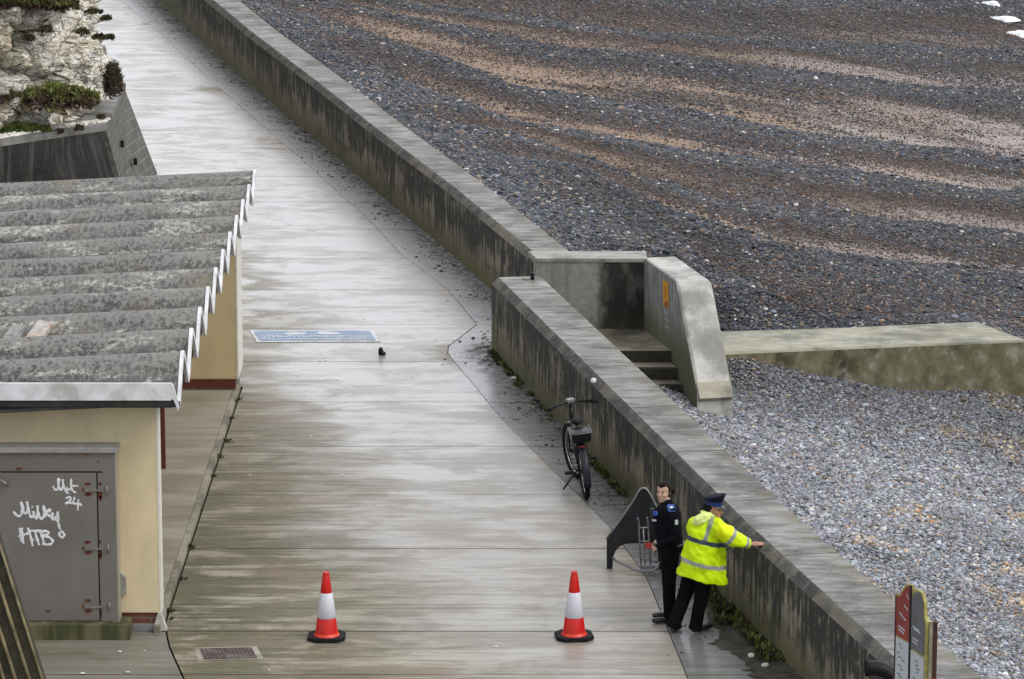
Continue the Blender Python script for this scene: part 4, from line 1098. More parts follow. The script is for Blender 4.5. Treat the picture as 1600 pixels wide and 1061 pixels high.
bm = bmesh.new(); a = cq(-3, 752, YC1-.03)-cb
tube(bm, [(a.x, YC1-.02-cb.y, a.z+.03), (a.x+.05, YC1-.045-cb.y, a.z), (a.x+.12, YC1-.045-cb.y, a.z-.035)], [.016, .014, .010], 8); link('handle', bm_mesh(bm), M['steel'], door)
# graffiti, drawn as brush ribbons on the door
def strokes(parent, lines, w_, mat, y, base, nm, seg=7):
    bm = bmesh.new()
    for ln in lines:
        pts = [cq(a, b, y)-base for a, b in ln]
        sm = []
        n_ = len(pts)
        for i in range(n_-1):                                   # Catmull-Rom
            p0, p1, p2, p3 = pts[max(i-1, 0)], pts[i], pts[i+1], pts[min(i+2, n_-1)]
            for k_ in range(seg):
                t = k_/seg; sm.append(.5*((2*p1)+(p2-p0)*t+(2*p0-5*p1+4*p2-p3)*t*t+(3*p1-p0-3*p2+p3)*t*t*t))
        sm.append(pts[-1]); sm = [p for i, p in enumerate(sm) if i == 0 or (p-sm[i-1]).length > 1e-4]
        tube(bm, sm, [w_*(.5+.12*math.sin(i*.7+len(ln))) for i in range(len(sm))], 8, flat=(.09, 1), up=Vector((0, 1, 0)))
    me = bm_mesh(bm); o_ = link(nm, me, mat, parent); return o_
def G(lst, ox, oy, sc): return [(ox+a/sc, oy+b/sc) for a, b in lst]
milky = [G(l, 10, 770, 11.79) for l in (
 [(125, 345), (165, 395), (225, 432), (275, 395), (285, 300), (272, 175), (300, 260), (325, 365), (375, 375), (392, 300), (380, 165), (400, 290), (430, 410), (462, 455), (495, 420), (505, 360)],
 [(490, 340), (500, 400), (525, 450), (560, 470), (575, 400), (570, 235), (580, 350), (605, 430), (645, 485), (685, 440), (700, 340), (683, 235), (690, 330), (712, 450)],
 [(712, 370), (750, 330), (815, 315), (775, 350), (720, 375), (780, 420), (830, 455)],
 [(842, 365), (850, 440), (850, 495), (890, 470), (930, 420), (945, 345)], [(950, 345), (950, 500), (965, 600), (990, 685)], [(890, 490), (930, 515), (950, 505)],
 [(465, 260), (485, 270)], [(965, 760), (1000, 720), (1045, 740), (1062, 790), (1025, 825), (985, 795), (965, 760)],
 [(240, 650), (262, 760), (275, 860), (290, 910)], [(285, 645), (295, 800), (315, 940)], [(215, 810), (300, 780), (380, 755), (440, 740)], [(390, 645), (425, 730), (455, 850), (485, 990)],
 [(425, 700), (600, 705), (740, 710)], [(530, 715), (560, 850), (605, 970)], [(470, 875), (505, 865)], [(570, 885), (605, 870)],
 [(620, 725), (655, 800), (690, 930)], [(640, 740), (720, 705), (775, 735), (745, 775), (670, 795), (780, 820), (850, 885), (820, 945), (740, 955), (655, 935)])]
mot = [G(l, 70, 735, 13.33) for l in (
 [(170, 325), (200, 390), (245, 410), (275, 360), (275, 190), (300, 190), (290, 330), (335, 415), (370, 350), (375, 185), (385, 300), (420, 400), (460, 465), (495, 480)],
 [(465, 350), (455, 400), (500, 405), (540, 370)], [(550, 175), (545, 330), (570, 410), (610, 450), (655, 465)], [(525, 345), (600, 325), (700, 325)],
 [(440, 590), (490, 555), (540, 575), (520, 630), (435, 690), (510, 680), (570, 680)], [(620, 555), (600, 640), (570, 690), (640, 695), (720, 700), (775, 740)], [(700, 605), (690, 720), (685, 830)])]
strokes(door, milky, .027, M['white'], YC1-.0128, cb, 'graffiti'); strokes(door, mot, .022, M['white'], YC1-.0128, cb, 'graffiti')
# small hood box on the cabinet side
bm = bmesh.new(); a = Q(183, 888, YC1+.16)-so_; zz = Q(183, 930, YC1+.16).z; y_ = YC1+.16-so_.y
prism(bm, [(a.x-.02, y_, a.z), (a.x+.09, y_, a.z-.11), (a.x+.09, y_, zz), (a.x-.02, y_, zz)], (0, .16, 0)); link('vent_hood', bm_mesh(bm), M['cabtop'], sh)
# mossy plinth under the cabinet
s = N('mossy_concrete', .9); co = s.coord(); z = s.sep(co)[2]
k = s.mix(s.r(s.noise(s.map(co, (5, 5, .8)), 1, 5), .4, .6), (.13, .12, .06), (.05, .055, .02)); k = s.mix(s.r(s.add(z, s.mul(s.noise(co, 6, 4), .05)), .16, .2), k, (.22, .2, .11))
s.col(k); s.bump(s.noise(co, 25, 5), .5, .01); M['moss'] = s.m
bm = bmesh.new(); zt = Q(100, 975, YC1-.1).z; box(bm, (XL+.0-cb.x, YC1-.12-cb.y, -.03-cb.z), (Q(203, 990, YC1-.1).x-cb.x, YF-.032-cb.y, zt-cb.z-.002), .012)
o = link('cabinet_plinth', bm_mesh(bm), M['moss']); o.location = cb; tag(o, 'low moss-covered concrete plinth under the grey cabinet', 'plinth')

# leaning grooved timber in the lower left corner
M['deck'] = plain('weathered_deck_timber', (.035, .03, .016), .8, .4, 10, dirt=(.04, .035, .02)); M['deckridge'] = plain('pale_timber_ridge', (.24, .2, .11), .8, .45, 6)  # ridges are paler than the board
yt = 37.5; a = Q(-14, 800, yt); b = Q(71, 1068, yt); dd = (b-a).normalized(); top = a-dd*1.2; bot = b+dd*((b.z+.0)/(-dd.z)); wv = Vector((-dd.z, 0, dd.x))*-1
wv = wv if wv.x < 0 else -wv
tm = empty('timber_rail', bot, 'dark weathered grooved timber leaning in the lower left corner in front of the cabinet', 'timber')
bm = bmesh.new(); prism(bm, [top-bot, Vector((0, 0, 0)), wv*.62, top-bot+wv*.62], (0, .12, 0)); link('board', bm_mesh(bm), M['deck'], tm)
for i, off in enumerate((.0, .12, .25, .36, .5)):
    bm = bmesh.new(); tube(bm, [top-bot+wv*(off+.016)+Vector((0, -.006, 0)), wv*(off+.016)+Vector((0, -.006, 0))], .017 if i else .013, 7); link('ridge', bm_mesh(bm), M['deckridge'], tm)

# ================================================================== PROMENADE FURNITURE
M['conered'] = plain('cone_red_plastic', (.60, .010, .006), .4, .12, 9); M['coneoj'] = plain('cone_orange_foot', (.68, .045, .02), .45, .1)
M['sleeve'] = plain('cone_white_sleeve', (.66, .67, .74), .35, .06, 6, dirt=(.48, .47, .47))
def cone(px, py, label, lean=0, seedr=0):
    c = P(px, py); r0 = empty('traffic_cone', c, label, 'traffic cone', 'traffic cones on the promenade'); r0.rotation_euler.z = seedr
    hgt = .75
    def rad(z): return lerp(.128, .034, (z-.04)/(hgt-.04))
    def lathe(nm, pr, mat, seg=32):
        bm = bmesh.new(); rings = []
        for r_, z in pr: rings.append([bm.verts.new((r_*math.cos(2*math.pi*k/seg), r_*math.sin(2*math.pi*k/seg), z)) for k in range(seg)])
        for A, B_ in zip(rings, rings[1:]):
            for k in range(seg): f = bm.faces.new((A[k], A[(k+1) % seg], B_[(k+1) % seg], B_[k])); f.smooth = True
        return link(nm, bm_mesh(bm), mat, r0)
    lathe('cone_body', [(rad(.05), .05), (rad(.235), .235), (rad(.24)-.003, .24), (rad(.52)-.003, .52), (rad(.525), .525), (rad(.70), .70), (rad(.72)-.004, .715), (rad(.74)-.002, .72), (.036, .745), (.030, hgt), (.012, hgt), (.012, hgt-.05)], M['conered'])
    lathe('foot_ring', [(rad(.05)+.018, .038), (rad(.05)+.012, .05), (rad(.05)+.004, .058), (rad(.07), .07)], M['coneoj'])
    lathe('reflective_sleeve', [(rad(.24)+.001, .24), (rad(.24)+.004, .243), (rad(.52)+.004, .517), (rad(.52)+.001, .52)], M['sleeve'])
    bm = bmesh.new(); o8 = []
    w_ = .205; ch = .085
    for sx__, sy__ in ((1, 1), (-1, 1), (-1, -1), (1, -1)):
        o8 += ([(sx__*w_, sy__*(w_-ch)), (sx__*(w_-ch), sy__*w_)] if sx__*sy__ > 0 else [(sx__*(w_-ch), sy__*w_), (sx__*w_, sy__*(w_-ch))])
    prism(bm, [(x, y, .004) for x, y in o8], (0, 0, .036)); bmesh.ops.bevel(bm, geom=[e for e in bm.edges], offset=.008, segments=2, affect='EDGES')
    link('base', bm_mesh(bm), M['rubber'], r0)
    return r0
cone(510.5, 997, 'red and white traffic cone on the left, nearest the manhole cover', seedr=0)
cone(897, 996, 'red and white traffic cone on the wet concrete left of the two officers', seedr=.12)
# manhole
mc = empty('manhole_cover', P(356, 1022, .0), 'worn rectangular metal manhole cover set in pale concrete near the shelter corner', 'manhole cover'); mo = mc.location
pc_ = [P(*q_, .0)-mo for q_ in ((312, 1014), (393, 1012.5), (402, 1028.5), (319, 1031))]
bm = bmesh.new(); cc = sum(pc_, Vector())/4
prism(bm, [cc+(p-cc)*1.22 for p in pc_], (0, 0, .004)); link('concrete_surround', bm_mesh(bm), M['kerb'], mc)
bm = bmesh.new(); prism(bm, [p+Vector((0, 0, .005)) for p in pc_], (0, 0, .004))
a_, b_, c_, d_ = pc_
for i in range(14):
    for j in range(9):
        u, v = (i+.5)/14, (j+.5)/9; p = lerp(lerp(a_, b_, u), lerp(d_, c_, u), v); r_ = .014
        ang = .7 if (i+j) % 2 else -.7; dx = Vector((math.cos(ang), math.sin(ang), 0)); dy = Vector((-dx.y, dx.x, 0))
        prism(bm, [p+dx*r_+Vector((0, 0, .009)), p+dy*.005+Vector((0, 0, .009)), p-dx*r_+Vector((0, 0, .009)), p-dy*.005+Vector((0, 0, .009))], (0, 0, .004))
M['iron'] = plain('worn_iron', (.10, .07, .06), .6, .35, 9, metal=.2, dirt=(.2, .18, .17)); link('cover', bm_mesh(bm), M['iron'], mc)

# painted sign on the ground
s = N('blue_ground_paint', .55); co = s.coord(); st = s.noise(s.map(co, (1, 9, 1)), 1.5, 6, .65)
s.col(s.mix(s.r(st, .35, .65), (.14, .22, .36), (.30, .36, .44))); M['bluep'] = s.m
M['whitep'] = plain('white_ground_paint', (.58, .60, .63), .6, .15, 7, dirt=(.36, .35, .33))
gs = empty('painted_sign', P(490, 525, 0), 'worn blue sign with a white border painted on the promenade', 'ground sign'); go_ = gs.location
gc = [P(*q_, .006)-go_ for q_ in ((390, 516), (583, 516), (595, 534), (401, 534.5))]
bm = bmesh.new(); cc = sum(gc, Vector())/4; prism(bm, gc, (0, 0, .003)); link('border', bm_mesh(bm), M['whitep'], gs)
def gpt(u, v, z=.012): return lerp(lerp(gc[0], gc[1], u), lerp(gc[3], gc[2], u), v)+Vector((0, 0, z-.006))
bm = bmesh.new(); prism(bm, [gpt(.03, .09), gpt(.965, .09), gpt(.965, .90), gpt(.03, .90)], (0, 0, .002)); link('field', bm_mesh(bm), M['bluep'], gs)
bm = bmesh.new(); rr = random.Random(5)
def blk_(u0, v0, u1, v1): prism(bm, [gpt(u0, v0, .0155), gpt(u1, v0, .0155), gpt(u1, v1, .0155), gpt(u0, v1, .0155)], (0, 0, .002))
u = .08
while u < .93:                                                    # the row of worn letters
    w_ = rr.uniform(.018, .026)
    if rr.random() < .88:
        blk_(u, .50, u+.008, .68)
        if rr.random() < .75: blk_(u+.0085, .50, u+w_, .55)
        if rr.random() < .55: blk_(u+.0085, .60, u+w_, .64)
        if rr.random() < .4: blk_(u+w_-.006, .551, u+w_, .599)
    u += w_+.011
for a, b in ((.05, .16), (.24, .45), (.47, .9)): blk_(a, .76, b, .80)
for (uc, vc, ru, rv) in ((.34, .30, .05, .15), (.30, .36, .04, .08), (.39, .33, .045, .10), (.60, .30, .06, .14), (.66, .34, .05, .1)):
    ps = [gpt(uc+ru*math.cos(t/16*6.283)*(1+.25*rr.random()), vc+rv*math.sin(t/16*6.283), .0155+.0002*uc*10) for t in range(16)]; prism(bm, ps, (0, 0, .002))
link('lettering', bm_mesh(bm), M['whitep'], gs)
# dark lump on the concrete and scattered white bits
bm = bmesh.new(); ball(bm, (0, 0, .05), .05, (.8, .7, 1.5), 2); ball(bm, (.03, 0, .025), .045, (1.1, .8, .7), 2)
me = fuse(bm, .01, 2); o = link('dark_lump', me, M['black']); o.location = P(595, 555); tag(o, 'small dark lump standing on the promenade below the painted sign corner', 'debris')
bm = bmesh.new()
for (px, py) in ((466, 586), (527, 592), (488, 622), (500, 563), (556, 602), (510, 562), (645, 588), (534, 742), (487, 681), (225, 1017), (420, 1046), (188, 1018), (200, 1050), (131, 1052), (604, 498), (570, 497), (390, 742), (775, 1010), (430, 563)):
    p = P(px+random.uniform(-2, 2), py, .006); r_ = random.uniform(.012, .032)
    vs_ = [bm.verts.new(p+Vector((r_*math.cos(t/9*6.28)*random.uniform(.6, 1.3), r_*math.sin(t/9*6.28)*random.uniform(.6, 1.3), .002))) for t in range(9)]; bm.faces.new(vs_)
o = link('droppings', bm_mesh(bm), M['white']); tag(o, 'small white bird droppings and paint spots on the concrete', 'spots', kind='stuff')
# brackets on the end of the near wall
bt = P(822, 437, WH)
bm = bmesh.new(); box(bm, (-.05, -.02, 0), (.05, .03, .022), .004); o = link('metal_plate', bm_mesh(bm), M['steel']); o.location = bt; tag(o, 'small flat metal plate on the near end of the sea wall top', 'plate')
bm = bmesh.new(); tube(bm, [(0, 0, 0), (0, 0, .075)], .03, 10); tube(bm, [(0, 0, .075), (0, 0, .1)], [.036, .02], 10); o = link('bollard_stub', bm_mesh(bm), M['black']); o.location = P(832, 437, WH); tag(o, 'short black stub beside the metal plate on the wall end', 'stub')

# ---- information sign, edge-on at the lower right
M['sred'] = plain('sign_red', (.26, .024, .018), .45, .15, 5); M['sgrey'] = plain('sign_grey', (.12, .125, .14), .45, .15, 5); M['swhite'] = plain('sign_white', (.5, .54, .58), .45, .08, 5)
M['sedge'] = plain('sign_yellow_edge', (.38, .33, .10), .6, .3, 12); M['sbrown'] = plain('sign_post_brown', (.075, .022, .016), .6, .25, 12, dirt=(.03, .02, .02)); M['stan'] = plain('sign_side_tan', (.30, .28, .2), .6, .2)
ys1 = 38.0
def sgn(px, py, dep): return Q(px, py, ys1-dep)
isg = empty('information_sign', P(1428, 1290, 0), 'tall narrow information sign with red and grey headers over white panels, seen nearly edge-on', 'sign'); io = P(1428, 1290, 0)
ys1 = io.y
# board plane from px 1400 (far) to px 1448 (near)
def board(u, z): # u 0..1 across both panels
    a = Q(1400, 930, ys1); b = Q(1447, 960, ys1-.62); return Vector((lerp(a.x, b.x, u), lerp(a.y, b.y, u), z))
def bz(px, py):
    u = (px-1400)/47; p = board(u, 0); return u, Q(px, py, p.y).z
tv = Vector((.0, .0, 0))
def panel(nm, pts, mat, off, thick=.012):
    a, b = board(0, 0), board(1, 0); d = (b-a).normalized(); nn = Vector((d.y, -d.x, 0)); nn = nn if nn.y < 0 else -nn
    if nn.x > 0: nn = -nn
    bm = bmesh.new(); prism(bm, [board(*bz(x, y))-io+nn*off for x, y in pts], -nn*thick); return link(nm, bm_mesh(bm), mat, isg)
panel('backboard', [(1400, 928), (1407, 928), (1411, 919), (1416, 913), (1424, 914), (1424, 922), (1432, 921), (1440, 926), (1443.5, 940), (1445, 962), (1448.5, 972), (1448.5, 1330), (1400, 1290)], M['sedge'], 0, .03)
panel('red_header', [(1401.5, 932), (1408, 931), (1412, 922), (1417, 916), (1422, 917), (1422, 1003), (1402, 991)], M['sred'], .006, .006)
panel('grey_header', [(1425.5, 935), (1429, 926), (1435, 925), (1439, 930), (1442.5, 942), (1443.5, 965), (1445.5, 975), (1445.5, 1025), (1425.5, 1012)], M['sgrey'], .006, .006)
panel('white_panel', [(1402, 994), (1422, 1006), (1422, 1100), (1402, 1085)], M['swhite'], .006, .006)
panel('white_panel', [(1425.5, 1015), (1445.5, 1029), (1445.5, 1120), (1425.5, 1100)], M['swhite'], .006, .006)
panel('centre_strip', [(1422.4, 914), (1425, 916), (1425, 1130), (1422.4, 1120)], M['black'], .0085, .009)
panel('edge_strip', [(1400, 930), (1401.3, 930), (1401.3, 1110), (1400, 1110)], M['sbrown'], .0085, .009)
for nm, ls in (('lettering', [(1407, 955, 1414, 964), (1409, 959, 1417, 968), (1414, 944, 1420, 952), (1406, 976, 1416, 984), (1406, 981, 1415, 989), (1417, 927, 1421, 935)]),
               ('lettering', [(1428, 977, 1438, 984), (1430, 981, 1440, 988), (1428, 995, 1437, 1001), (1428, 1000, 1436, 1006)])):
    a, b = board(0, 0), board(1, 0); d = (b-a).normalized(); nn = Vector((d.y, -d.x, 0)); nn = nn if nn.x < 0 else -nn
    bm = bmesh.new()
    for x0, y0, x1, y1 in ls:
        prism(bm, [board(*bz(x0, y0))-io+nn*.0075, board(*bz(x1, y1))-io+nn*.0075, board(*bz(x1, y1+2.6))-io+nn*.0075, board(*bz(x0, y0+2.6))-io+nn*.0075], -nn*.001)
    link(nm, bm_mesh(bm), M['swhite'], isg)
bm = bmesh.new(); rr = random.Random(3)
for px0, py0 in ((1405, 1004), (1428, 1030)):
    for i in range(9):
        x0 = px0+rr.uniform(0, 8); y0 = py0+i*6.5+rr.uniform(-1, 1); w_ = rr.uniform(2, 6)
        prism(bm, [board(*bz(x0, y0))-io+nn*.0075, board(*bz(x0+w_, y0+w_*.6))-io+nn*.0075, board(*bz(x0+w_, y0+w_*.6+2))-io+nn*.0075, board(*bz(x0, y0+2))-io+nn*.0075], -nn*.001)
M['sdk'] = plain('sign_print', (.10, .14, .12), .5, .3); link('print', bm_mesh(bm), M['sdk'], isg)
bm = bmesh.new(); pt = board(1.0, 0); zt = bz(1452, 974)[1]
box(bm, (pt.x-io.x+.03, pt.y-io.y-.03, 0), (pt.x-io.x+.065, pt.y-io.y+.03, zt), .004); link('post_side', bm_mesh(bm), M['stan'], isg)
bm = bmesh.new(); box(bm, (pt.x-io.x+.0655, pt.y-io.y-.035, 0), (pt.x-io.x+.105, pt.y-io.y+.03, zt+.005), .004); link('post', bm_mesh(bm), M['sbrown'], isg)
# black bent pipe
yp_ = io.y+.35; a = Q(1352, 1044, yp_); bp = Vector((Q(1399, 1070, yp_).x, yp_, 0))
pts = [a, Q(1366, 1044, yp_)]; c0 = Q(1366, 1044, yp_); rad_ = bp.x-c0.x
for i in range(1, 9):
    t = i/8*math.pi/2; pts.append(Vector((c0.x+rad_*math.sin(t), yp_, c0.z-rad_*(1-math.cos(t)))))
pts.append(bp)
bm = bmesh.new(); tube(bm, [p-bp for p in pts], .072, 18, cap=False)
pp_ = empty('bent_pipe', bp, 'thick black pipe bent at a right angle beside the information sign', 'pipe'); link('pipe', bm_mesh(bm), M['black'], pp_)
bm = bmesh.new(); tube(bm, [a-bp, a-bp+Vector((.03, 0, 0))], .080, 18, cap=False); tube(bm, [a-bp+Vector((.012, 0, 0)), a-bp+Vector((.02, 0, 0))], .07, 18); link('collar', bm_mesh(bm), M['rubber'], pp_)

# ---- dark arched stand with grey ladder rack
M['panel'] = plain('charcoal_panel', (.014, .015, .019), .45, .3, 5, spec=.3); M['galv'] = plain('galvanised_tube', (.22, .225, .24), .45, .2, 20, metal=.5); M['redtape'] = plain('red_tape', (.45, .04, .03), .5, .1)
Yst = P(952, 889).y; sb = P(985, 889)
stn = empty('cycle_stand', sb, 'charcoal peaked panel with grey ladder-like rack standing behind the officer in black', 'stand')
def sp(px, py, dy=0): p = Q(px, py, Yst+dy); return p-sb
outl = [(948, 889), (948, 843), (960, 827), (975, 806), (990, 784), (999, 768), (1003, 764), (1008, 764), (1012, 768), (1019, 780), (1027, 796), (1036, 812), (1036, 889), (1028, 889), (1028, 850), (990, 849), (977, 850), (968, 854), (962, 861), (958, 870), (957, 889)]
bm = bmesh.new(); prism(bm, [sp(*q_) for q_ in outl], (0, .04, 0)); link('panel', bm_mesh(bm), M['panel'], stn)
bm = bmesh.new(); tube(bm, [sp(a, b-1, .02) for a, b in outl[1:12]], .016, 8); link('frame_tube', bm_mesh(bm), M['galv'], stn)
bm = bmesh.new(); tube(bm, [sp(957, 871, -.02), sp(962, 876, -.10), sp(975, 882, -.2), sp(990, 889, -.28), sp(1002, 892, -.30), sp(1018, 892, -.30), sp(1027, 888, -.25), sp(1030, 879, -.1)], .015, 8); link('base_tube', bm_mesh(bm), M['galv'], stn)
bm = bmesh.new(); dy = -.16
tube(bm, [sp(995, 812, dy), sp(996, 809, dy-.03), sp(998, 813, dy), sp(999, 845, dy), sp(1002, 890, dy)], .010, 7)
tube(bm, [sp(1009, 810, dy), sp(1011, 808, dy-.03), sp(1012, 813, dy), sp(1014, 845, dy), sp(1017, 885, dy)], .010, 7)
tube(bm, [sp(1005, 824, dy), sp(1008, 882, dy)], .008, 7)
for a, b, c, d in ((998, 824.5, 1013, 824.5), (999, 846, 1014, 845.5), (1000, 864, 1016, 863.5), (1001, 874, 1017, 873)): tube(bm, [sp(a, b, dy), sp(c, d, dy)], .009, 7)
link('ladder_rack', bm_mesh(bm), M['galv'], stn)
bm = bmesh.new(); a = sp(1001, 892, dy-.05); b = sp(1027, 880, dy+.05); box(bm, a, b, .006); link('foot_box', bm_mesh(bm), M['galv'], stn)
bm = bmesh.new(); a = sp(1008, 857, dy-.03); b = sp(1024, 848, dy-.015); box(bm, a, b, .003); link('red_clip', bm_mesh(bm), M['redtape'], stn)

# ---- bicycle
M['bikeblk'] = plain('bicycle_black', (.007, .007, .009), .4, .3, 12, spec=.25); M['chrome'] = plain('chrome', (.5, .5, .5), .25, .1, 8, metal=.9); M['reflector'] = plain('red_reflector', (.16, .006, .005), .4, .1)
M['mud'] = plain('mudguard_dark', (.02, .022, .03), .4, .3, 8, spec=.3)
rc = P(916, 777); fc = P(902, 747); d2 = (fc-rc); print('bike wheelbase', d2.length); fdir = d2.normalized(); WB = 1.06
bk = empty('bicycle', rc, 'black bicycle with a rear box parked on its kickstand against the near sea wall', 'bicycle'); bk.rotation_euler.z = math.atan2(fdir.y, fdir.x)
bk.rotation_euler.x = 0
# local: +x forward, +y left, z up;  lean a little to the left (onto the kickstand)
WR = .34; lean = Matrix.Rotation(R(-6), 4, 'X')
bkl = bpy.data.objects.new  # (parts carry the lean in their mesh)
def bl(bm): bmesh.ops.transform(bm, matrix=lean, verts=bm.verts); return bm_mesh(bm)
def wheel(cx, steer=0.0):
    mxs = Matrix.Translation((cx, 0, WR)) @ Matrix.Rotation(steer, 4, 'Z')
    bm = bmesh.new(); n_ = 40; tube(bm, [mxs @ Vector((.325*math.cos(2*math.pi*i/n_), 0, .325*math.sin(2*math.pi*i/n_))) for i in range(n_+1)], .033, 8, cap=False, up=Vector((0, 1, 0)))
    wh = link('wheel', bl(bm), M['rubber'], bk)
    bm = bmesh.new(); tube(bm, [mxs @ Vector((.29*math.cos(2*math.pi*i/n_), 0, .29*math.sin(2*math.pi*i/n_))) for i in range(n_+1)], .011, 6, cap=False, up=Vector((0, 1, 0))); link('rim', bl(bm), M['chrome'], wh)
    bm = bmesh.new()
    for i in range(24):
        t = 2*math.pi*i/24; tube(bm, [mxs @ Vector((0, .03*(1 if i % 2 else -1), 0)), mxs @ Vector((.285*math.cos(t), 0, .285*math.sin(t)))], .0022, 4)
    link('spokes', bl(bm), M['chrome'], wh)
    bm = bmesh.new(); tube(bm, [mxs @ Vector((0, -.05, 0)), mxs @ Vector((0, .05, 0))], .025, 10); link('hub', bl(bm), M['bikeblk'], wh)
stA = R(13)
wheel(0); wheel(WB, stA)
fr = bmesh.new()
seatT = Vector((.30, 0, .78)); bb = Vector((.44, 0, .30)); head = Vector((.90, 0, .78)); headb = Vector((.935, 0, .62)); ra = Vector((0, 0, WR))
for a, b, r_ in ((bb, Vector((.27, 0, .90)), .022), (bb, headb, .036), (Vector((.33, 0, .66)), head, .024), (headb, Vector((.87, 0, .95)), .026)): tube(fr, [a, b], r_, 10)
for sy__ in (-1, 1):
    tube(fr, [ra+Vector((0, .055*sy__, 0)), bb+Vector((0, .03*sy__, 0))], .010, 8); tube(fr, [ra+Vector((0, .055*sy__, 0)), Vector((.32, .02*sy__, .70))], .008, 8)
link('frame', bl(fr), M['bikeblk'], bk)
fk = bmesh.new(); ms = Matrix.Translation((WB, 0, WR)) @ Matrix.Rotation(stA, 4, 'Z')
for sy__ in (-1, 1): tube(fk, [headb, Vector((.96, .05*sy__, .58)), ms @ Vector((0, .055*sy__, 0))], [.018, .014, .011], 8)
link('fork', bl(fk), M['bikeblk'], bk)
hb = bmesh.new(); hc = Vector((.85, 0, 1.0)); hr = Matrix.Rotation(stA, 4, 'Z')
tube(hb, [Vector((.87, 0, .93)), hc], .02, 8)
pts_ = [Vector((-.13, .32, .0)), Vector((-.06, .22, .02)), Vector((.0, .06, .02)), Vector((0, -.06, .02)), Vector((-.06, -.22, .02)), Vector((-.13, -.32, .0))]
tube(hb, [hc+hr @ q_ for q_ in pts_], .014, 8); hbo = link('handlebar', bl(hb), M['bikeblk'], bk)
gpz = bmesh.new()
for k_ in (0, -1):
    e_ = pts_[k_]; i_ = pts_[1 if k_ == 0 else -2]; tube(gpz, [hc+hr @ e_, hc+hr @ lerp(e_, i_, .85)], .020, 8); tube(gpz, [hc+hr @ lerp(e_, i_, .9), hc+hr @ (lerp(e_, i_, .9)+Vector((.06, .03*(1 if k_ else -1), -.03))), hc+hr @ (e_+Vector((.08, 0, -.03)))], .007, 6)
link('grip', bl(gpz), M['rubber'], hbo)
cbm = bmesh.new(); box(cbm, (-.05, -.05, .0), (.04, .05, .05), .012, mx=Matrix.Translation(hc+Vector((.0, 0, .02))) @ hr); link('computer', bl(cbm), M['galv'], hbo)
bm = bmesh.new(); e_ = hc+hr @ Vector((-.08, -.28, .02)); mt = e_+Vector((.02, -.03, .22)); tube(bm, [e_, e_+Vector((.03, -.01, .1)), mt], .006, 6); link('mirror_stalk', bl(bm), M['bikeblk'], hbo)
bm = bmesh.new(); ball(bm, mt+Vector((0, 0, .02)), .038, (.35, 1, .95), 2); link('mirror', bl(bm), M['white'], hbo)
bm = bmesh.new(); ball(bm, (.22, 0, .93), .1, (1.35, .75, .38), 2); link('saddle', bl(bm), M['rubber'], bk)
bm = bmesh.new(); n_ = 14
arc = [Vector(((.365*math.cos(t)), 0, WR+.365*math.sin(t))) for t in np.linspace(R(200), R(50), n_)]
tube(bm, arc, .05, 10, flat=(.35, 1.0), up=Vector((-1, 0, 0))); link('mudguard', bl(bm), M['mud'], bk)
bm = bmesh.new(); arc = [ms @ Vector(((.365*math.cos(t)), 0, .365*math.sin(t))) for t in np.linspace(R(170), R(30), n_)]
tube(bm, arc, .034, 10, flat=(.35, 1.0), up=Vector((-1, 0, 0))); link('mudguard', bl(bm), M['mud'], bk)
bm = bmesh.new()
for sy__ in (-1, 1): tube(bm, [Vector((.25, .06*sy__, .74)), Vector((-.16, .06*sy__, .735))], .007, 6); tube(bm, [Vector((-.06, .06*sy__, .735)), ra+Vector((0, .06*sy__, 0))], .006, 6)
link('rack', bl(bm), M['bikeblk'], bk)
bm = bmesh.new(); box(bm, (-.20, -.12, .745), (.10, .12, .88), .03)
for v in bm.verts:
    if v.co.z > .82: v.co.y *= 1.06; v.co.x = v.co.x*1.04
bx_ = link('rear_box', bl(bm), M['bikeblk'], bk)
bm = bmesh.new(); tube(bm, [(-.212, -.13, .868), (-.212, .13, .868), (.108, .13, .885), (.108, -.13, .885), (-.212, -.13, .868)], .005, 6); tube(bm, [(-.21, .128, .87), (-.212, .125, .74)], .004, 6); link('bungee_cord', bl(bm), M['galv'], bx_)
bm = bmesh.new(); box(bm, (-.212, -.035, .69), (-.195, .035, .715), .006); link('rear_light', bl(bm), M['reflector'], bk)
bm = bmesh.new()
tube(bm, [bb+Vector((0, -.09, 0)), bb+Vector((0, .09, 0))], .018, 8); tube(bm, [bb+Vector((0, .08, 0)), bb+Vector((.12, .09, -.11))], .010, 6); tube(bm, [bb+Vector((0, -.08, 0)), bb+Vector((-.12, -.09, .11))], .010, 6)
n_ = 24; tube(bm, [bb+Vector((.085*math.cos(2*math.pi*i/n_), -.065, .085*math.sin(2*math.pi*i/n_))) for i in range(n_+1)], .006, 5, cap=False, up=Vector((0, 1, 0)))
cr_ = link('crank', bl(bm), M['steel'], bk)
for p_ in (bb+Vector((.12, .14, -.11)), bb+Vector((-.12, -.14, .11))):
    bm = bmesh.new(); box(bm, p_-Vector((.045, .045, .012)), p_+Vector((.045, .045, .012)), .004); link('pedal', bl(bm), M['rubber'], cr_)
bm = bmesh.new(); tube(bm, [bb+Vector((-.08, .03, -.02)), Vector((.30, .25, .055))], .012, 8); link('kickstand', bl(bm), M['bikeblk'], bk)

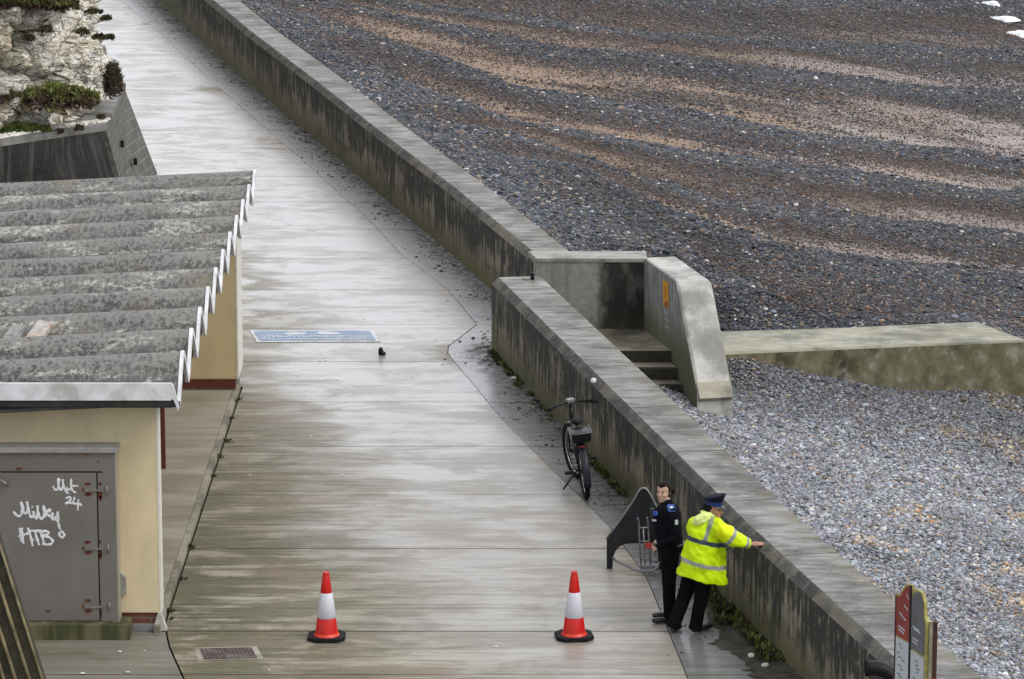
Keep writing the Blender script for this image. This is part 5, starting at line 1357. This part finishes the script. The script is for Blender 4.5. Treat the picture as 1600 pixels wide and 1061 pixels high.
# ================================================================== PEOPLE
def skin_mat(c):
    s = N('skin', .5, .4); co = s.coord(); s.col(s.mix(s.r(s.noise(co, 18, 4), .4, .65), c, tuple(q*.85 for q in c))); return s.m
M['skin'] = skin_mat((.58, .36, .28)); M['skin2'] = skin_mat((.44, .22, .15)); M['hair'] = plain('brown_hair', (.012, .007, .005), .7, .5, 40, spec=.15); M['hair2'] = plain('black_hair', (.008, .006, .006), .7, .4, 30, spec=.15)
M['lip'] = plain('lips', (.38, .13, .11), .5, .1); M['eye'] = plain('eye_dark', (.02, .015, .012), .3, .1)
def cloth(name, c, rough=.85):
    s = N(name, .95, .08); co = s.coord(); f = s.noise(co, 7, 5, .6)
    s.col(s.mix(s.r(f, .3, .7), tuple(q*.7 for q in c), tuple(q*1.35 for q in c))); s.bump(s.add(s.noise(co, 9, 3), s.mul(s.noise(co, 120, 2), .1)), .6, .02); return s.m
M['navy'] = cloth('black_uniform_cloth', (.006, .007, .010)); M['trouser'] = cloth('black_trouser_cloth', (.006, .006, .007)); M['shoe'] = plain('black_shoe_leather', (.012, .011, .012), .3, .3, 14); M['shoe2'] = plain('dark_brown_boot', (.03, .014, .012), .4, .3, 14)
def hand(bm, wrist, dirv_, palmn, curl=.5, ls=1.0, side=1):
    """palm and five separate fingers; palmn = direction the palm faces"""
    d = Vector(dirv_).normalized(); n_ = (Vector(palmn)-d*Vector(palmn).dot(d)).normalized(); s_ = d.cross(n_)*side
    w_ = Vector(wrist)
    tube(bm, [w_-d*.03, w_+d*.01, w_+d*.045, w_+d*.085], [.026, .026, .034, .036], 12, flat=(.5, 1.15), up=n_)
    for i, (o_, ln) in enumerate(((-.027, .066), (-.009, .074), (.010, .070), (.027, .055))):
        b0 = w_+d*.078+s_*o_; ang = curl*(.8+.12*i); pts_ = [b0]; dd_ = d
        for k_, f_ in enumerate((.42, .33, .25)):
            a_ = ang*(.5+.5*k_); dd_ = (d*math.cos(a_)+n_*math.sin(a_)); pts_.append(pts_[-1]+dd_*ln*f_*ls)
        tube(bm, pts_, [.0098, .0094, .0088, .0075], 8)
    b0 = w_+d*.022-s_*.030; tube(bm, [b0, b0+d*.022-s_*.022+n_*.006, b0+d*.048-s_*.030+n_*.014, b0+d*.068-s_*.028+n_*.02], [.013, .0125, .011, .009], 8)
def head_shape(bm, c, yaw, pitch=0, roll=0, sc=1.0):
    """head centred at c facing +x before yaw; human profile with brow, nose, mouth, chin"""
    mx = Matrix.Translation(c) @ Matrix.Rotation(yaw, 4, 'Z') @ Matrix.Rotation(pitch, 4, 'Y') @ Matrix.Rotation(roll, 4, 'X') @ Matrix.Scale(sc, 4)
    prof = [(-.112, .045, .048, .035), (-.104, .056, .058, .040), (-.085, .068, .070, .047), (-.06, .076, .084, .054), (-.03, .080, .092, .060), (0, .081, .098, .066), (.03, .080, .101, .071), (.06, .074, .097, .071), (.085, .060, .083, .062), (.104, .036, .055, .042), (.112, .010, .015, .015)]
    rings = []
    for z, rf_, rb_, rs_ in prof:                      # z, front, back, side
        rg = []
        for k_ in range(28):
            t = 2*math.pi*k_/28; cx = math.cos(t); x = (rf_ if cx > 0 else rb_)*math.copysign(abs(cx)**.85, cx)+(.012 if z < -.05 else 0); y = rs_*math.sin(t)*1.02
            rg.append(bm.verts.new(mx @ Vector((x, y, z))))
        rings.append(rg)
    for A, B_ in zip(rings, rings[1:]):
        for k_ in range(28): bm.faces.new((A[k_], A[(k_+1) % 28], B_[(k_+1) % 28], B_[k_]))
    bm.faces.new(rings[0]); bm.faces.new(rings[-1])
    def tb(p, r_): tube(bm, [mx @ Vector(q_) for q_ in p], r_, 8)
    tb([(.076, 0, .022), (.090, 0, .0), (.101, 0, -.020), (.088, 0, -.030)], [.008, .010, .013, .010])    # nose
    tb([(.070, -.03, .03), (.079, 0, .031), (.070, .03, .03)], [.008, .009, .008])                     # brow
    tb([(.066, -.02, -.055), (.078, 0, -.053), (.066, .02, -.055)], [.006, .009, .006])               # mouth
    ball(bm, mx @ Vector((.070, 0, -.092)), .020)                                                  # chin
    for sy__ in (-1, 1):
        ball(bm, mx @ Vector((.052, .040*sy__, -.022)), .024)                                       # cheeks
        tb([(-.004, .066*sy__, .018), (-.012, .078*sy__, .0), (-.006, .068*sy__, -.028)], [.009, .012, .008])  # ears
    return mx
def face_bits(root, mx, skin=None):
    bm = bmesh.new()
    for sy__ in (-1, 1): ball(bm, mx @ Vector((.073, .026*sy__, .008)), .0085, (1, 1.3, .8), 1)
    link('eye', bm_mesh(bm), M['eye'], root)
    bm = bmesh.new(); 
    for sy__ in (-1, 1): tube(bm, [mx @ Vector((.078, .012*sy__, .028)), mx @ Vector((.078, .026*sy__, .033)), mx @ Vector((.068, .042*sy__, .028))], .0035, 5)
    link('eyebrow', bm_mesh(bm), M['hair'], root)
    bm = bmesh.new(); tube(bm, [mx @ Vector((.074, -.012, -.057)), mx @ Vector((.083, 0, -.056)), mx @ Vector((.074, .012, -.057))], [.002, .0045, .002], 6); link('lips', bm_mesh(bm), M['lip'], root)
def garment(nm, bm, vox, mat, root, sm=5, colf=None, fold=0.0, seed=0):
    me = fuse(bm, vox, sm)
    if fold:
        co_ = coords(me).copy(); nrm = np.empty(len(me.vertices)*3, np.float32); me.vertices.foreach_get('normal', nrm); nrm = nrm.reshape(-1, 3)
        f = np.array([mnoise.noise(Vector((c_[0]*7, c_[1]*7, c_[2]*5+seed)))+.5*mnoise.noise(Vector((c_[0]*15+c_[2]*8, c_[1]*14, c_[2]*13+seed))) for c_ in co_])
        co_ = co_+nrm*f[:, None]*fold; me.vertices.foreach_set('co', co_.ravel()); me.update()
    if colf is not None: setcol(me, 'cc', colf(coords(me)))
    return link(nm, me, mat, root, smooth=True)
def shoe(bm, heel, toe, h=.07, w_=.045):
    a, b = Vector(heel), Vector(toe); d = (b-a).normalized()
    tube(bm, [a-d*.03, a, a.lerp(b, .45), a.lerp(b, .8), b], [.030, w_, w_*.95, w_, .026], 12, flat=(.75, 1.0))
    tube(bm, [a+Vector((0, 0, .005))+d*.02, a+Vector((0, 0, h))+d*.01], [w_*.9, w_*.85], 12)

# ---- officer in black, standing side-on, looking over to the left
o1 = P(1042, 970); p1 = empty('person', o1, 'officer in black uniform with dark tied-back hair standing side-on beside the peaked stand', 'person')
hd = Vector((-.045, 0, 1.475)); nk = Vector((-.01, .01, 1.35))
shL, shR = Vector((.035, -.155, 1.285)), Vector((-.01, .165, 1.285)); elL, elR = Vector((.09, -.20, 1.02)), Vector((.04, .21, 1.03)); haL, haR = Vector((-.115, -.10, .875)), Vector((-.12, .06, .90))
hpL, hpR = Vector((.03, -.085, .86)), Vector((.04, .085, .86)); knL, knR = Vector((.015, -.09, .46)), Vector((.03, .10, .47)); anL, anR = Vector((.03, -.085, .085)), Vector((.03, .11, .085))
bm = bmesh.new(); yw = R(236); mxh = head_shape(bm, hd, yw, R(3), 0, .95)
tube(bm, [nk-Vector((0, 0, .08)), nk, hd+Vector((.01, 0, -.05))], [.055, .048, .048], 14)
tube(bm, [Vector((.02, 0, .84)), Vector((.02, 0, .98)), Vector((.01, 0, 1.12)), Vector((.0, 0, 1.27)), nk], [.13, .115, .125, .13, .05], 18, flat=(1.1, .85), up=Vector((0, 1, 0)))
for a, b, c in ((shL, elL, haL), (shR, elR, haR)): tube(bm, [Vector((a.x*.5, a.y*.5, a.z)), a, b, c], [.05, .048, .038, .024], 12)
for a, b, c in ((hpL, knL, anL), (hpR, knR, anR)): tube(bm, [a+Vector((0, 0, .05)), a, b, c, c-Vector((0, 0, .05))], [.08, .082, .055, .038, .036], 14)
for c, s_ in ((anL, 0), (anR, 0)): tube(bm, [c-Vector((-.02, 0, .045)), c-Vector((.14, .01, .055))], [.034, .028], 10)
hand(bm, haL, (-.35, .75, -.45), (.6, .4, -.6), .8, side=1); hand(bm, haR, (-.4, -.75, -.3), (.6, -.3, -.6), .8, side=-1)
garment('body', bm, .0075, M['skin'], p1, sm=3)
face_bits(p1, mxh)
bm = bmesh.new(); m2 = mxh                                       # hair drawn back
ball(bm, (0, 0, 0), .1, sub=3)
for v in bm.verts:
    q_ = v.co/.1; x = q_.x*.101-.013; y = q_.y*.086; z = q_.z*.108+.018
    k_ = min(1, max(0, ((.046+.25*x)-z)/.022)) if x > .028 else 0
    if k_ > 0: x = lerp(x, min(x, .01)-.01, k_); y *= lerp(1, .88, k_)
    v.co = m2 @ Vector((x, y, z))
ball(bm, m2 @ Vector((-.138, .012, -.012)), .050, sub=2); tube(bm, [m2 @ Vector((-.09, 0, -.01)), m2 @ Vector((-.10, 0, -.06)), m2 @ Vector((-.07, 0, -.10))], [.035, .03, .02], 10)
garment('hair', bm, .008, M['hair'], p1, 2)
bm = bmesh.new()
tube(bm, [Vector((.02, 0, .80)), Vector((.025, 0, .86)), Vector((.015, 0, .97)), Vector((-.01, 0, 1.12)), Vector((-.005, 0, 1.24)), Vector((.0, 0, 1.31)), nk+Vector((.0, 0, .0)), nk+Vector((-.005, 0, .045))], [.140, .156, .148, .158, .155, .118, .066, .060], 20, flat=(1.10, 1.0), up=Vector((0, 1, 0)))
for a, b, c in ((shL, elL, haL), (shR, elR, haR)): tube(bm, [Vector((a.x*.4, a.y*.45, a.z)), a+Vector((0, 0, .01)), lerp(a, b, .5), b, lerp(b, c, .55), c], [.07, .072, .062, .056, .048, .040], 14)
garment('jacket', bm, .010, M['navy'], p1, 4, fold=.006, seed=2)
bm = bmesh.new()
for a, b, c in ((hpL, knL, anL), (hpR, knR, anR)): tube(bm, [a+Vector((0, -a.y*.4, .06)), a, lerp(a, b, .5), b, lerp(b, c, .5), c, c-Vector((-.005, 0, .045))], [.11, .112, .094, .078, .070, .064, .066], 16)
garment('trousers', bm, .010, M['trouser'], p1, 4, fold=.006, seed=5)
bm = bmesh.new(); shoe(bm, (anL.x+.02, anL.y, .042), (anL.x-.20, anL.y-.03, .036)); me = fuse(bm, .008, 3); link('shoe', me, M['shoe'], p1)
bm = bmesh.new(); shoe(bm, (anR.x+.02, anR.y, .042), (anR.x-.19, anR.y-.02, .036)); me = fuse(bm, .008, 3); link('shoe', me, M['shoe'], p1)
M['pblue'] = plain('epaulette_blue', (.02, .07, .32), .5, .2, 9); M['pbadge'] = plain('pale_badge', (.55, .6, .68), .5, .1); M['radio'] = plain('radio_black', (.01, .01, .01), .4, .2)
bm = bmesh.new(); box(bm, (-.045, -.13, 1.352), (.045, -.055, 1.368), .004, mx=Matrix.Translation((.02, 0, -.01)) @ Matrix.Rotation(R(22), 4, 'X') @ Matrix.Translation((0, .5, .0)) @ Matrix.Translation((0, 0, 0)))
bm.free()
def badge(nm, c, nrm, w_, h_, mat, root, t=.008):
    nrm = Vector(nrm).normalized(); up_ = Vector((0, 0, 1)); s_ = up_.cross(nrm).normalized(); u_ = nrm.cross(s_); c = Vector(c)
    bm = bmesh.new(); prism(bm, [c+s_*w_*a+u_*h_*b for a, b in ((-.5, -.35), (-.35, -.5), (.35, -.5), (.5, -.35), (.5, .35), (.35, .5), (-.35, .5), (-.5, .35))], nrm*t); return link(nm, bm_mesh(bm), mat, root)
badge('epaulette', (.03, -.175, 1.335), (.15, -.62, .85), .085, .10, M['pblue'], p1)
badge('epaulette_number', (.03, -.181, 1.343), (.15, -.62, .85), .035, .03, M['pbadge'], p1)
badge('arm_badge', (.085, -.262, 1.20), (.35, -1, .05), .035, .055, M['pbadge'], p1, .006)
badge('chest_badge', (-.135, -.115, 1.26), (-.75, -.7, .2), .06, .05, M['pblue'], p1, .02); badge('name_strip', (-.150, -.10, 1.18), (-.75, -.7, .05), .06, .02, M['pbadge'], p1, .014)
bm = bmesh.new(); box(bm, (-.19, -.10, 1.20), (-.155, -.05, 1.31), .006); tube(bm, [(-.17, -.07, 1.31), (-.17, -.07, 1.36)], .005, 6); link('radio', bm_mesh(bm), M['radio'], p1)
bm = bmesh.new(); tube(bm, [(.02+.165*math.cos(t), .13*math.sin(t)*1.18, .885) for t in np.linspace(0, 2*math.pi, 25)], .022, 8, cap=False); ob_ = link('belt', bm_mesh(bm), M['radio'], p1)

# ---- officer in the high-visibility jacket leaning with one hand on the wall
o2 = P(1068, 989); p2 = empty('person', o2, 'officer in fluorescent yellow jacket and peaked cap leaning with a hand on the sea wall', 'person')
def L2(px, py, dy=0):                                              # a point seen at (px, py), dy metres further than the feet
    return Q(px, py, o2.y+dy)-o2
hd = L2(1115, 796, .0); nk = L2(1107, 811, .0); hand_t = L2(1173, 851, -.02)
shR, shL = L2(1121, 824, -.12), L2(1088, 813, .12); elR = L2(1150, 843, -.10); elL = L2(1090, 846, .17); haL = L2(1105, 858, .10)
hpC = Vector((.17, 0, .84)); hpL, hpR = Vector((.13, .08, .84)), Vector((.23, -.02, .83)); knL, knR = Vector((.03, .09, .46)), Vector((.20, .0, .44)); anL, anR = Vector((-.10, .02, .10)), Vector((.13, .0, .09))
print('hand', hand_t+o2, 'wall x there', wall_x(np.array([(hand_t+o2).y])), 'head', hd, 'nk', nk, shR, shL, elR)
bm = bmesh.new(); mxh = head_shape(bm, hd, R(-18), R(6), 0, .98)
tube(bm, [nk-Vector((.02, 0, .08)), nk, hd+Vector((-.01, 0, -.05))], [.055, .05, .05], 14)
tC = L2(1103, 850, 0)
tube(bm, [hpC, Vector((.20, 0, 1.0)), Vector((tC.x, 0, tC.z+.1)), (shL+shR)/2, nk], [.14, .13, .14, .12, .05], 18)
tube(bm, [(shR+nk)/2, shR, elR, hand_t], [.05, .048, .038, .024], 12); tube(bm, [(shL+nk)/2, shL, elL, haL], [.05, .048, .038, .024], 12)
for a, b, c in ((hpL, knL, anL), (hpR, knR, anR)): tube(bm, [a+Vector((0, 0, .05)), a, b, c, c-Vector((0, 0, .03))], [.08, .082, .055, .038, .036], 14)
hand(bm, hand_t, (1, .04, .10), (.0, .25, -1), .12, side=-1); hand(bm, haL, (1, .1, -.1), (0, 0, -1), .2, side=1)
garment('body', bm, .0075, M['skin2'], p2, sm=3)
face_bits(p2, mxh)
bm = bmesh.new(); ball(bm, mxh @ Vector((-.03, 0, .01)), .1, (1, .84, 1.0), 2); tube(bm, [mxh @ Vector((-.10, 0, -.02)), mxh @ Vector((-.13, 0, -.045)), mxh @ Vector((-.12, 0, -.08))], [.035, .042, .028], 10)
for v in bm.verts:
    q_ = mxh.inverted() @ v.co
    if q_.x > .0 and q_.z < .03: v.co = mxh @ Vector((-.005, q_.y*.85, q_.z))
garment('hair', bm, .008, M['hair2'], p2, 2)
# peaked cap
cap = bmesh.new(); n_ = 32
mc_ = mxh @ Matrix.Translation((-.008, 0, .055)) @ Matrix.Rotation(R(2), 4, 'Y')
def capring(r_, z, ecc=1.1, dx=0): return [cap.verts.new(mc_ @ Vector((r_*ecc*math.cos(2*math.pi*i/n_)+dx, r_*math.sin(2*math.pi*i/n_), z))) for i in range(n_)]
rg = [capring(.086, .0), capring(.088, .055), capring(.116, .088, 1.08, -.004), capring(.118, .096, 1.08, -.004), capring(.10, .108, 1.1), capring(.04, .112)]
for A, B_ in zip(rg, rg[1:]):
    for k_ in range(n_): f = cap.faces.new((A[k_], A[(k_+1) % n_], B_[(k_+1) % n_], B_[k_])); f.smooth = True
cap.faces.new(rg[-1]); M['capn'] = plain('cap_navy', (.006, .008, .02), .8, .2, 20, spec=.15); M['capb'] = plain('cap_blue_band', (.006, .02, .14), .7, .15, 20)
cp_ = link('cap', bm_mesh(cap), M['capn'], p2)
for v in cp_.data.vertices:
    q_ = mc_.inverted() @ v.co
    if q_.z > .08: v.co = mc_ @ (q_+Vector((0, 0, .36*(q_.x+.0))))
bm = bmesh.new(); A = [bm.verts.new(mc_ @ Vector((.0885*1.1*math.cos(2*math.pi*i/n_), .0885*math.sin(2*math.pi*i/n_), .004))) for i in range(n_)]; B_ = [bm.verts.new(mc_ @ Vector((.0905*1.1*math.cos(2*math.pi*i/n_), .0905*math.sin(2*math.pi*i/n_), .052))) for i in range(n_)]
for k_ in range(n_): bm.faces.new((A[k_], A[(k_+1) % n_], B_[(k_+1) % n_], B_[k_]))
link('cap_band', bm_mesh(bm), M['capb'], cp_)
bm = bmesh.new(); vi, vo = [], []
for i in range(13):
    t = R(-62+124*i/12); vi.append(bm.verts.new(mc_ @ Vector((.096*math.cos(t), .087*math.sin(t), .006)))); vo.append(bm.verts.new(mc_ @ Vector((.096*math.cos(t)+.045*math.cos(t)**.7, .088*math.sin(t), -.018*math.cos(t)))))
for i in range(12): bm.faces.new((vi[i], vi[i+1], vo[i+1], vo[i]))
pk = link('cap_peak', bm_mesh(bm), M['shoe'], cp_); md = pk.modifiers.new('s', 'SOLIDIFY'); md.thickness = .005
# jacket
s = N('hi_vis_jacket', .6, .3); a = s.attr('cc').outputs['Color']; co = s.coord(); s.col(a); s.bump(s.add(s.noise(co, 8, 4, .6), s.mul(s.noise(s.map(co, (1, 1, .5)), 22, 3), .3)), .8, .03); M['hivis'] = s.m
xc = .24
def J(px, py, dy=0): return L2(px, py, dy)
ring = []                                                     # centre, half width, half depth, left height offset
bm = bmesh.new()
secs = [((1097, 905), 39.0, .165), ((1099, 880), 35.5, .165), ((1102, 850), 31, .155), ((1102, 830), 29.5, .15), ((1101, 816), 24, .125), ((1105, 808), 13, .085), ((1108, 804), 9.5, .07)]
prev = None; tilt = .26
rgs = []
for (px, py), hw, dep in secs:
    c = J(px, py); hw = hw/142; r_ = []
    tl = tilt if py > 815 else tilt*.6
    for k_ in range(36):
        t = 2*math.pi*k_/36; x = hw*math.cos(t); y = dep*math.sin(t)
        r_.append(bm.verts.new(c+Vector((x, y+.12*x, -tl*x-.0*y))))
    rgs.append(r_)
for A, B_ in zip(rgs, rgs[1:]):
    for k_ in range(36): bm.faces.new((A[k_], A[(k_+1) % 36], B_[(k_+1) % 36], B_[k_]))
bm.faces.new(rgs[0]); bm.faces.new(rgs[-1])
wr = lerp(elR, hand_t, .86)
armpts = [lerp(nk, shR, .45)-Vector((0, 0, .02)), shR, lerp(shR, elR, .5), elR, lerp(elR, wr, .5), wr]
tube(bm, armpts, [.088, .100, .096, .092, .078, .056], 18)
tube(bm, [lerp(nk, shL, .5)-Vector((0, 0, .02)), shL, elL, haL], [.085, .088, .078, .05], 16)
YEL = np.array((.66, .92, .002)); YEL2 = np.array((.80, .93, .02)); NAV = np.array((.015, .03, .07)); REF = np.array((.34, .37, .34)); HOOD = np.array((.80, .92, .30))
def jc(v):
    n_ = len(v); c_ = np.tile(YEL, (n_, 1)).astype(float)
    gz = np.array([mnoise.noise(Vector(q_)*4) for q_ in v]); c_ = c_*(1+.06*gz[:, None])
    # distance along the arm
    ar = np.zeros(n_)-1; acc = 0; best = np.full(n_, 9.)
    for a_, b_ in zip(armpts, armpts[1:]):
        a2, b2 = np.array(a_), np.array(b_); d_ = b2-a2; ln = np.linalg.norm(d_); t = np.clip(((v-a2)@d_)/ln**2, 0, 1)
        ds = np.linalg.norm(v-(a2+t[:, None]*d_), axis=1); m = ds < best; best = np.where(m, ds, best); ar = np.where(m, acc+t*ln, ar); acc += ln
    up = v[:, 0] > shR.x+.03
    isarm = (best < .135) & ((v[:, 0] > shR.x+.075) | ((v[:, 0] > shR.x-.02) & (v[:, 1] < -.17))) & (v[:, 2] > elR.z-.16)
    h = v[:, 2]+tilt*(v[:, 0]-xc)
    zN = J(1100, 843).z+tilt*(J(1100, 843).x-xc); zG = J(1099, 879).z+tilt*(J(1099, 879).x-xc)
    b_ = (np.abs(h-zN) < .026) & ~isarm
    chk = (np.floor((np.arctan2(v[:, 1], v[:, 0]-.25)*.25)/.020)+np.floor((h-zN)/.017)) % 2
    c_[b_] = np.where(chk[b_][:, None] > .5, NAV, np.array((.09, .12, .15)))
    c_[(np.abs(h-zG) < .024) & ~isarm] = REF
    xb = J(1106, 822).x+(v[:, 2]-J(1106, 822).z)*.30
    c_[(np.abs(v[:, 0]-xb) < .024) & (h > zN+.026) & (v[:, 2] < shR.z+.12) & (v[:, 1] < 0) & ~isarm] = REF
    tot = acc
    for f_ in (.52, .90):
        c_[isarm & (np.abs(ar-tot*f_) < .022)] = REF
    c_[isarm & (ar < tot*.49)] = c_[isarm & (ar < tot*.49)]*np.array((1.2, 1, 1))
    return np.clip(c_, 0, 1)
jk = garment('jacket', bm, .010, M['hivis'], p2, 4, colf=None, fold=.026, seed=9); setcol(jk.data, 'cc', jc(coords(jk.data)))
bm = bmesh.new(); hc_ = J(1096, 813, -.09)
tube(bm, [J(1083, 818, -.10), J(1090, 812, -.11), J(1100, 806, -.10), J(1111, 804, -.06)], [.035, .062, .058, .035], 14, flat=(.75, 1.0)); tube(bm, [J(1088, 819, -.13), J(1098, 814, -.13), J(1109, 808, -.10)], [.028, .034, .024], 10)
tube(bm, [J(1096, 803, .0), J(1104, 801, -.02), J(1112, 806, -.04), J(1120, 812, -.03)], [.04, .04, .034, .02], 10)
garment('hood', bm, .009, M['hivis'], p2, 4, colf=lambda v: np.tile(HOOD, (len(v), 1)), fold=.006)
bm = bmesh.new(); tube(bm, [nk+Vector((0, 0, -.03)), nk+Vector((.01, 0, .045))], [.072, .062], 16); garment('collar', bm, .009, M['navy'], p2, 2)
bm = bmesh.new()
for a, b, c in ((hpL, knL, anL), (hpR, knR, anR)): tube(bm, [a+Vector((0, 0, .05)), a, lerp(a, b, .5), b, lerp(b, c, .5), c, c+(c-b).normalized()*.05], [.07, .085, .094, .082, .076, .072, .072], 16)
garment('trousers', bm, .010, M['trouser'], p2, 4, fold=.008, seed=15)
for c_, t_, m_ in ((anL, (.02, .09, -.055), M['shoe2']), (anR, (.14, .12, -.055), M['shoe'])):
    bm = bmesh.new(); shoe(bm, (c_.x-.01, c_.y-.01, .042), (c_.x+t_[0]+.05, c_.y+t_[1]+.06, .036)); link('shoe', fuse(bm, .008, 3), m_, p2)

# ================================================================== SMALL NATURAL CLUTTER
def along(line_y0, line_y1, n_):
    yv = rng.uniform(line_y0, line_y1, n_); return yv, wall_x(yv)
# leaf and stone litter along the wall foot
yv, xv = along(36, 100, 9000); off = np.abs(rng.normal(0, .28, 9000))*(.6+1.1*fbm(yv, yv*0, 71, 3, .7)); xv = xv-off-.01
cl_ = fbm(xv, yv, 72, 4, 1.3); kp = (cl_ > .5) & in_view(xv, yv, 0*xv, 10)[0]
near_end = P(768, 545).y; kp &= ~((yv > near_end-.3) & (yv < P(838, 512).y+.2) & (xv > P(768, 545).x-.05))
xv, yv = xv[kp], yv[kp]; m = len(xv); print('litter', m)
pc = pebble_cols(m, (.065, .052, .042), .6, .12, .04); sc = np.clip(np.exp(rng.normal(math.log(.021), .5, m)), .008, .08)
scatter_obj('litter', np.stack([xv, yv, sc*.12-.008], -1), sc, np.stack([rng.normal(0, .2, m), rng.normal(0, .2, m), rng.uniform(0, 6.28, m)], -1), pc, protos, M['pebble'], 'small stones and dead leaf litter gathered along the foot of the sea wall', 'litter')
# grit and leaves in the recess landing
# weeds: blades and leaves tuft by tuft
def weeds(name, spots, label, h=(.05, .16), per=16, pal=GR):
    vs, cs = [], []
    for (x, y, z, k_) in spots:
        for _ in range(int(per*k_)):
            a = random.uniform(0, 6.283); r_ = random.uniform(0, .06*k_); b = Vector((x+r_*math.cos(a), y+r_*math.sin(a), z)); hh = random.uniform(*h)*k_
            t = b+Vector((math.cos(a)*hh*random.uniform(.2, .8), math.sin(a)*hh*random.uniform(.2, .8), hh)); mid = b.lerp(t, .55)+Vector((0, 0, hh*.15)); w_ = random.uniform(.006, .016)
            s_ = Vector((-math.sin(a), math.cos(a), 0))*w_
            vs += [b, mid+s_, t, mid-s_]; c_ = np.array(random.choice(pal))*random.uniform(.7, 1.7); cs += [c_]*4
    me = mesh(vs, [(4*i, 4*i+1, 4*i+2, 4*i+3) for i in range(len(vs)//4)]); setcol(me, 'lc', np.array(cs)); o = link(name, me, M['leaf']); tag(o, label, 'weeds', kind='stuff'); return o
spots = []
for (py0, py1, dens_, kk) in ((548, 600, 60, .8), (600, 660, 22, .7), (690, 775, 60, .9), (905, 960, 60, 1.3), (945, 1035, 90, 1.3), (880, 910, 12, .8)):
    for _ in range(dens_):
        py = random.uniform(py0, py1); x0 = poly_interp([(1221, 1029), (1152, 960), (768, 545)][::-1], py); p = P(x0-abs(random.gauss(0, 5 if py < 900 else 16))-2, py); spots.append((p.x, p.y, -.01, kk*random.uniform(.5, 1.2)))
weeds('grass', spots, 'green grass and small weeds growing along the foot of the near wall', (.03, .085), 26, GR+DK[:2])
spots = []
for (px, py) in ((357, 690), (362, 655), (366, 628), (344, 715), (300, 856), (298, 858), (266, 955), (262, 958), (268, 968), (332, 745), (372, 625), (285, 905)):
    for _ in range(5): p = P(px+random.uniform(-5, 5), py+random.uniform(-2, 2)); spots.append((p.x, p.y, 0, random.uniform(.3, .7)))
weeds('grass', spots, 'dark weeds in the joint along the shelter apron kerb', (.03, .09), 12, DK+[GR[0]])
# soil patch by the wall near the officers
s = N('soil', .95); co = s.coord(); k = s.mix(s.r(s.noise(co, 5, 6, .7), .35, .65), (.03, .024, .016), (.085, .075, .055)); k = s.mix(s.mul(s.r(s.noise(co, 3, 5, .7), .55, .65), .7), k, (.04, .05, .015)); s.col(k); s.bump(s.noise(co, 25, 6, .7), .8, .03); M['soil'] = s.m
vs = []; N1, N2 = 60, 12
ya, yb = P(1152, 905).y, P(1240, 1090).y
for i in range(N1+1):
    y = lerp(ya, yb, i/N1); t = i/N1; x0 = float(wall_x(np.array([y]))[0])-.005; wdt = (.10+.85*min(1, t*2.2))*(.75+.5*mnoise.noise(Vector((y*1.7, 3, 0)))+.15*mnoise.noise(Vector((y*9, 5, 0))))
    for j in range(N2+1):
        u = j/N2; x = x0-wdt*u; vs.append((x, y, -.012+.035*(1-u)**1.2*(.6+.8*abs(mnoise.noise(Vector((x*5, y*5, 1)))))-.006*(u > .95)))
me = mesh(vs, [(i*(N2+1)+j, i*(N2+1)+j+1, (i+1)*(N2+1)+j+1, (i+1)*(N2+1)+j) for i in range(N1) for j in range(N2)]); o = link('soil', me, M['soil'], smooth=True); tag(o, kind='structure')
# a few white stones
for (px, py, r_) in ((762, 541, .045), (1174, 1027, .04), (1196, 1042, .04), (803, 593, .04), (766, 535, .03)):
    bm = bmesh.new(); ball(bm, (0, 0, r_*.5), r_, (1.1, .8, .65), 2)
    for v in bm.verts: v.co *= 1+.2*mnoise.noise(v.co*30+Vector((px, py, 0)))
    o = link('stone', bm_mesh(bm), M['chalkbit']); o.location = P(px, py, 0); tag(o, 'white stone lying at the foot of the near sea wall', 'stone', 'white stones at the wall foot')
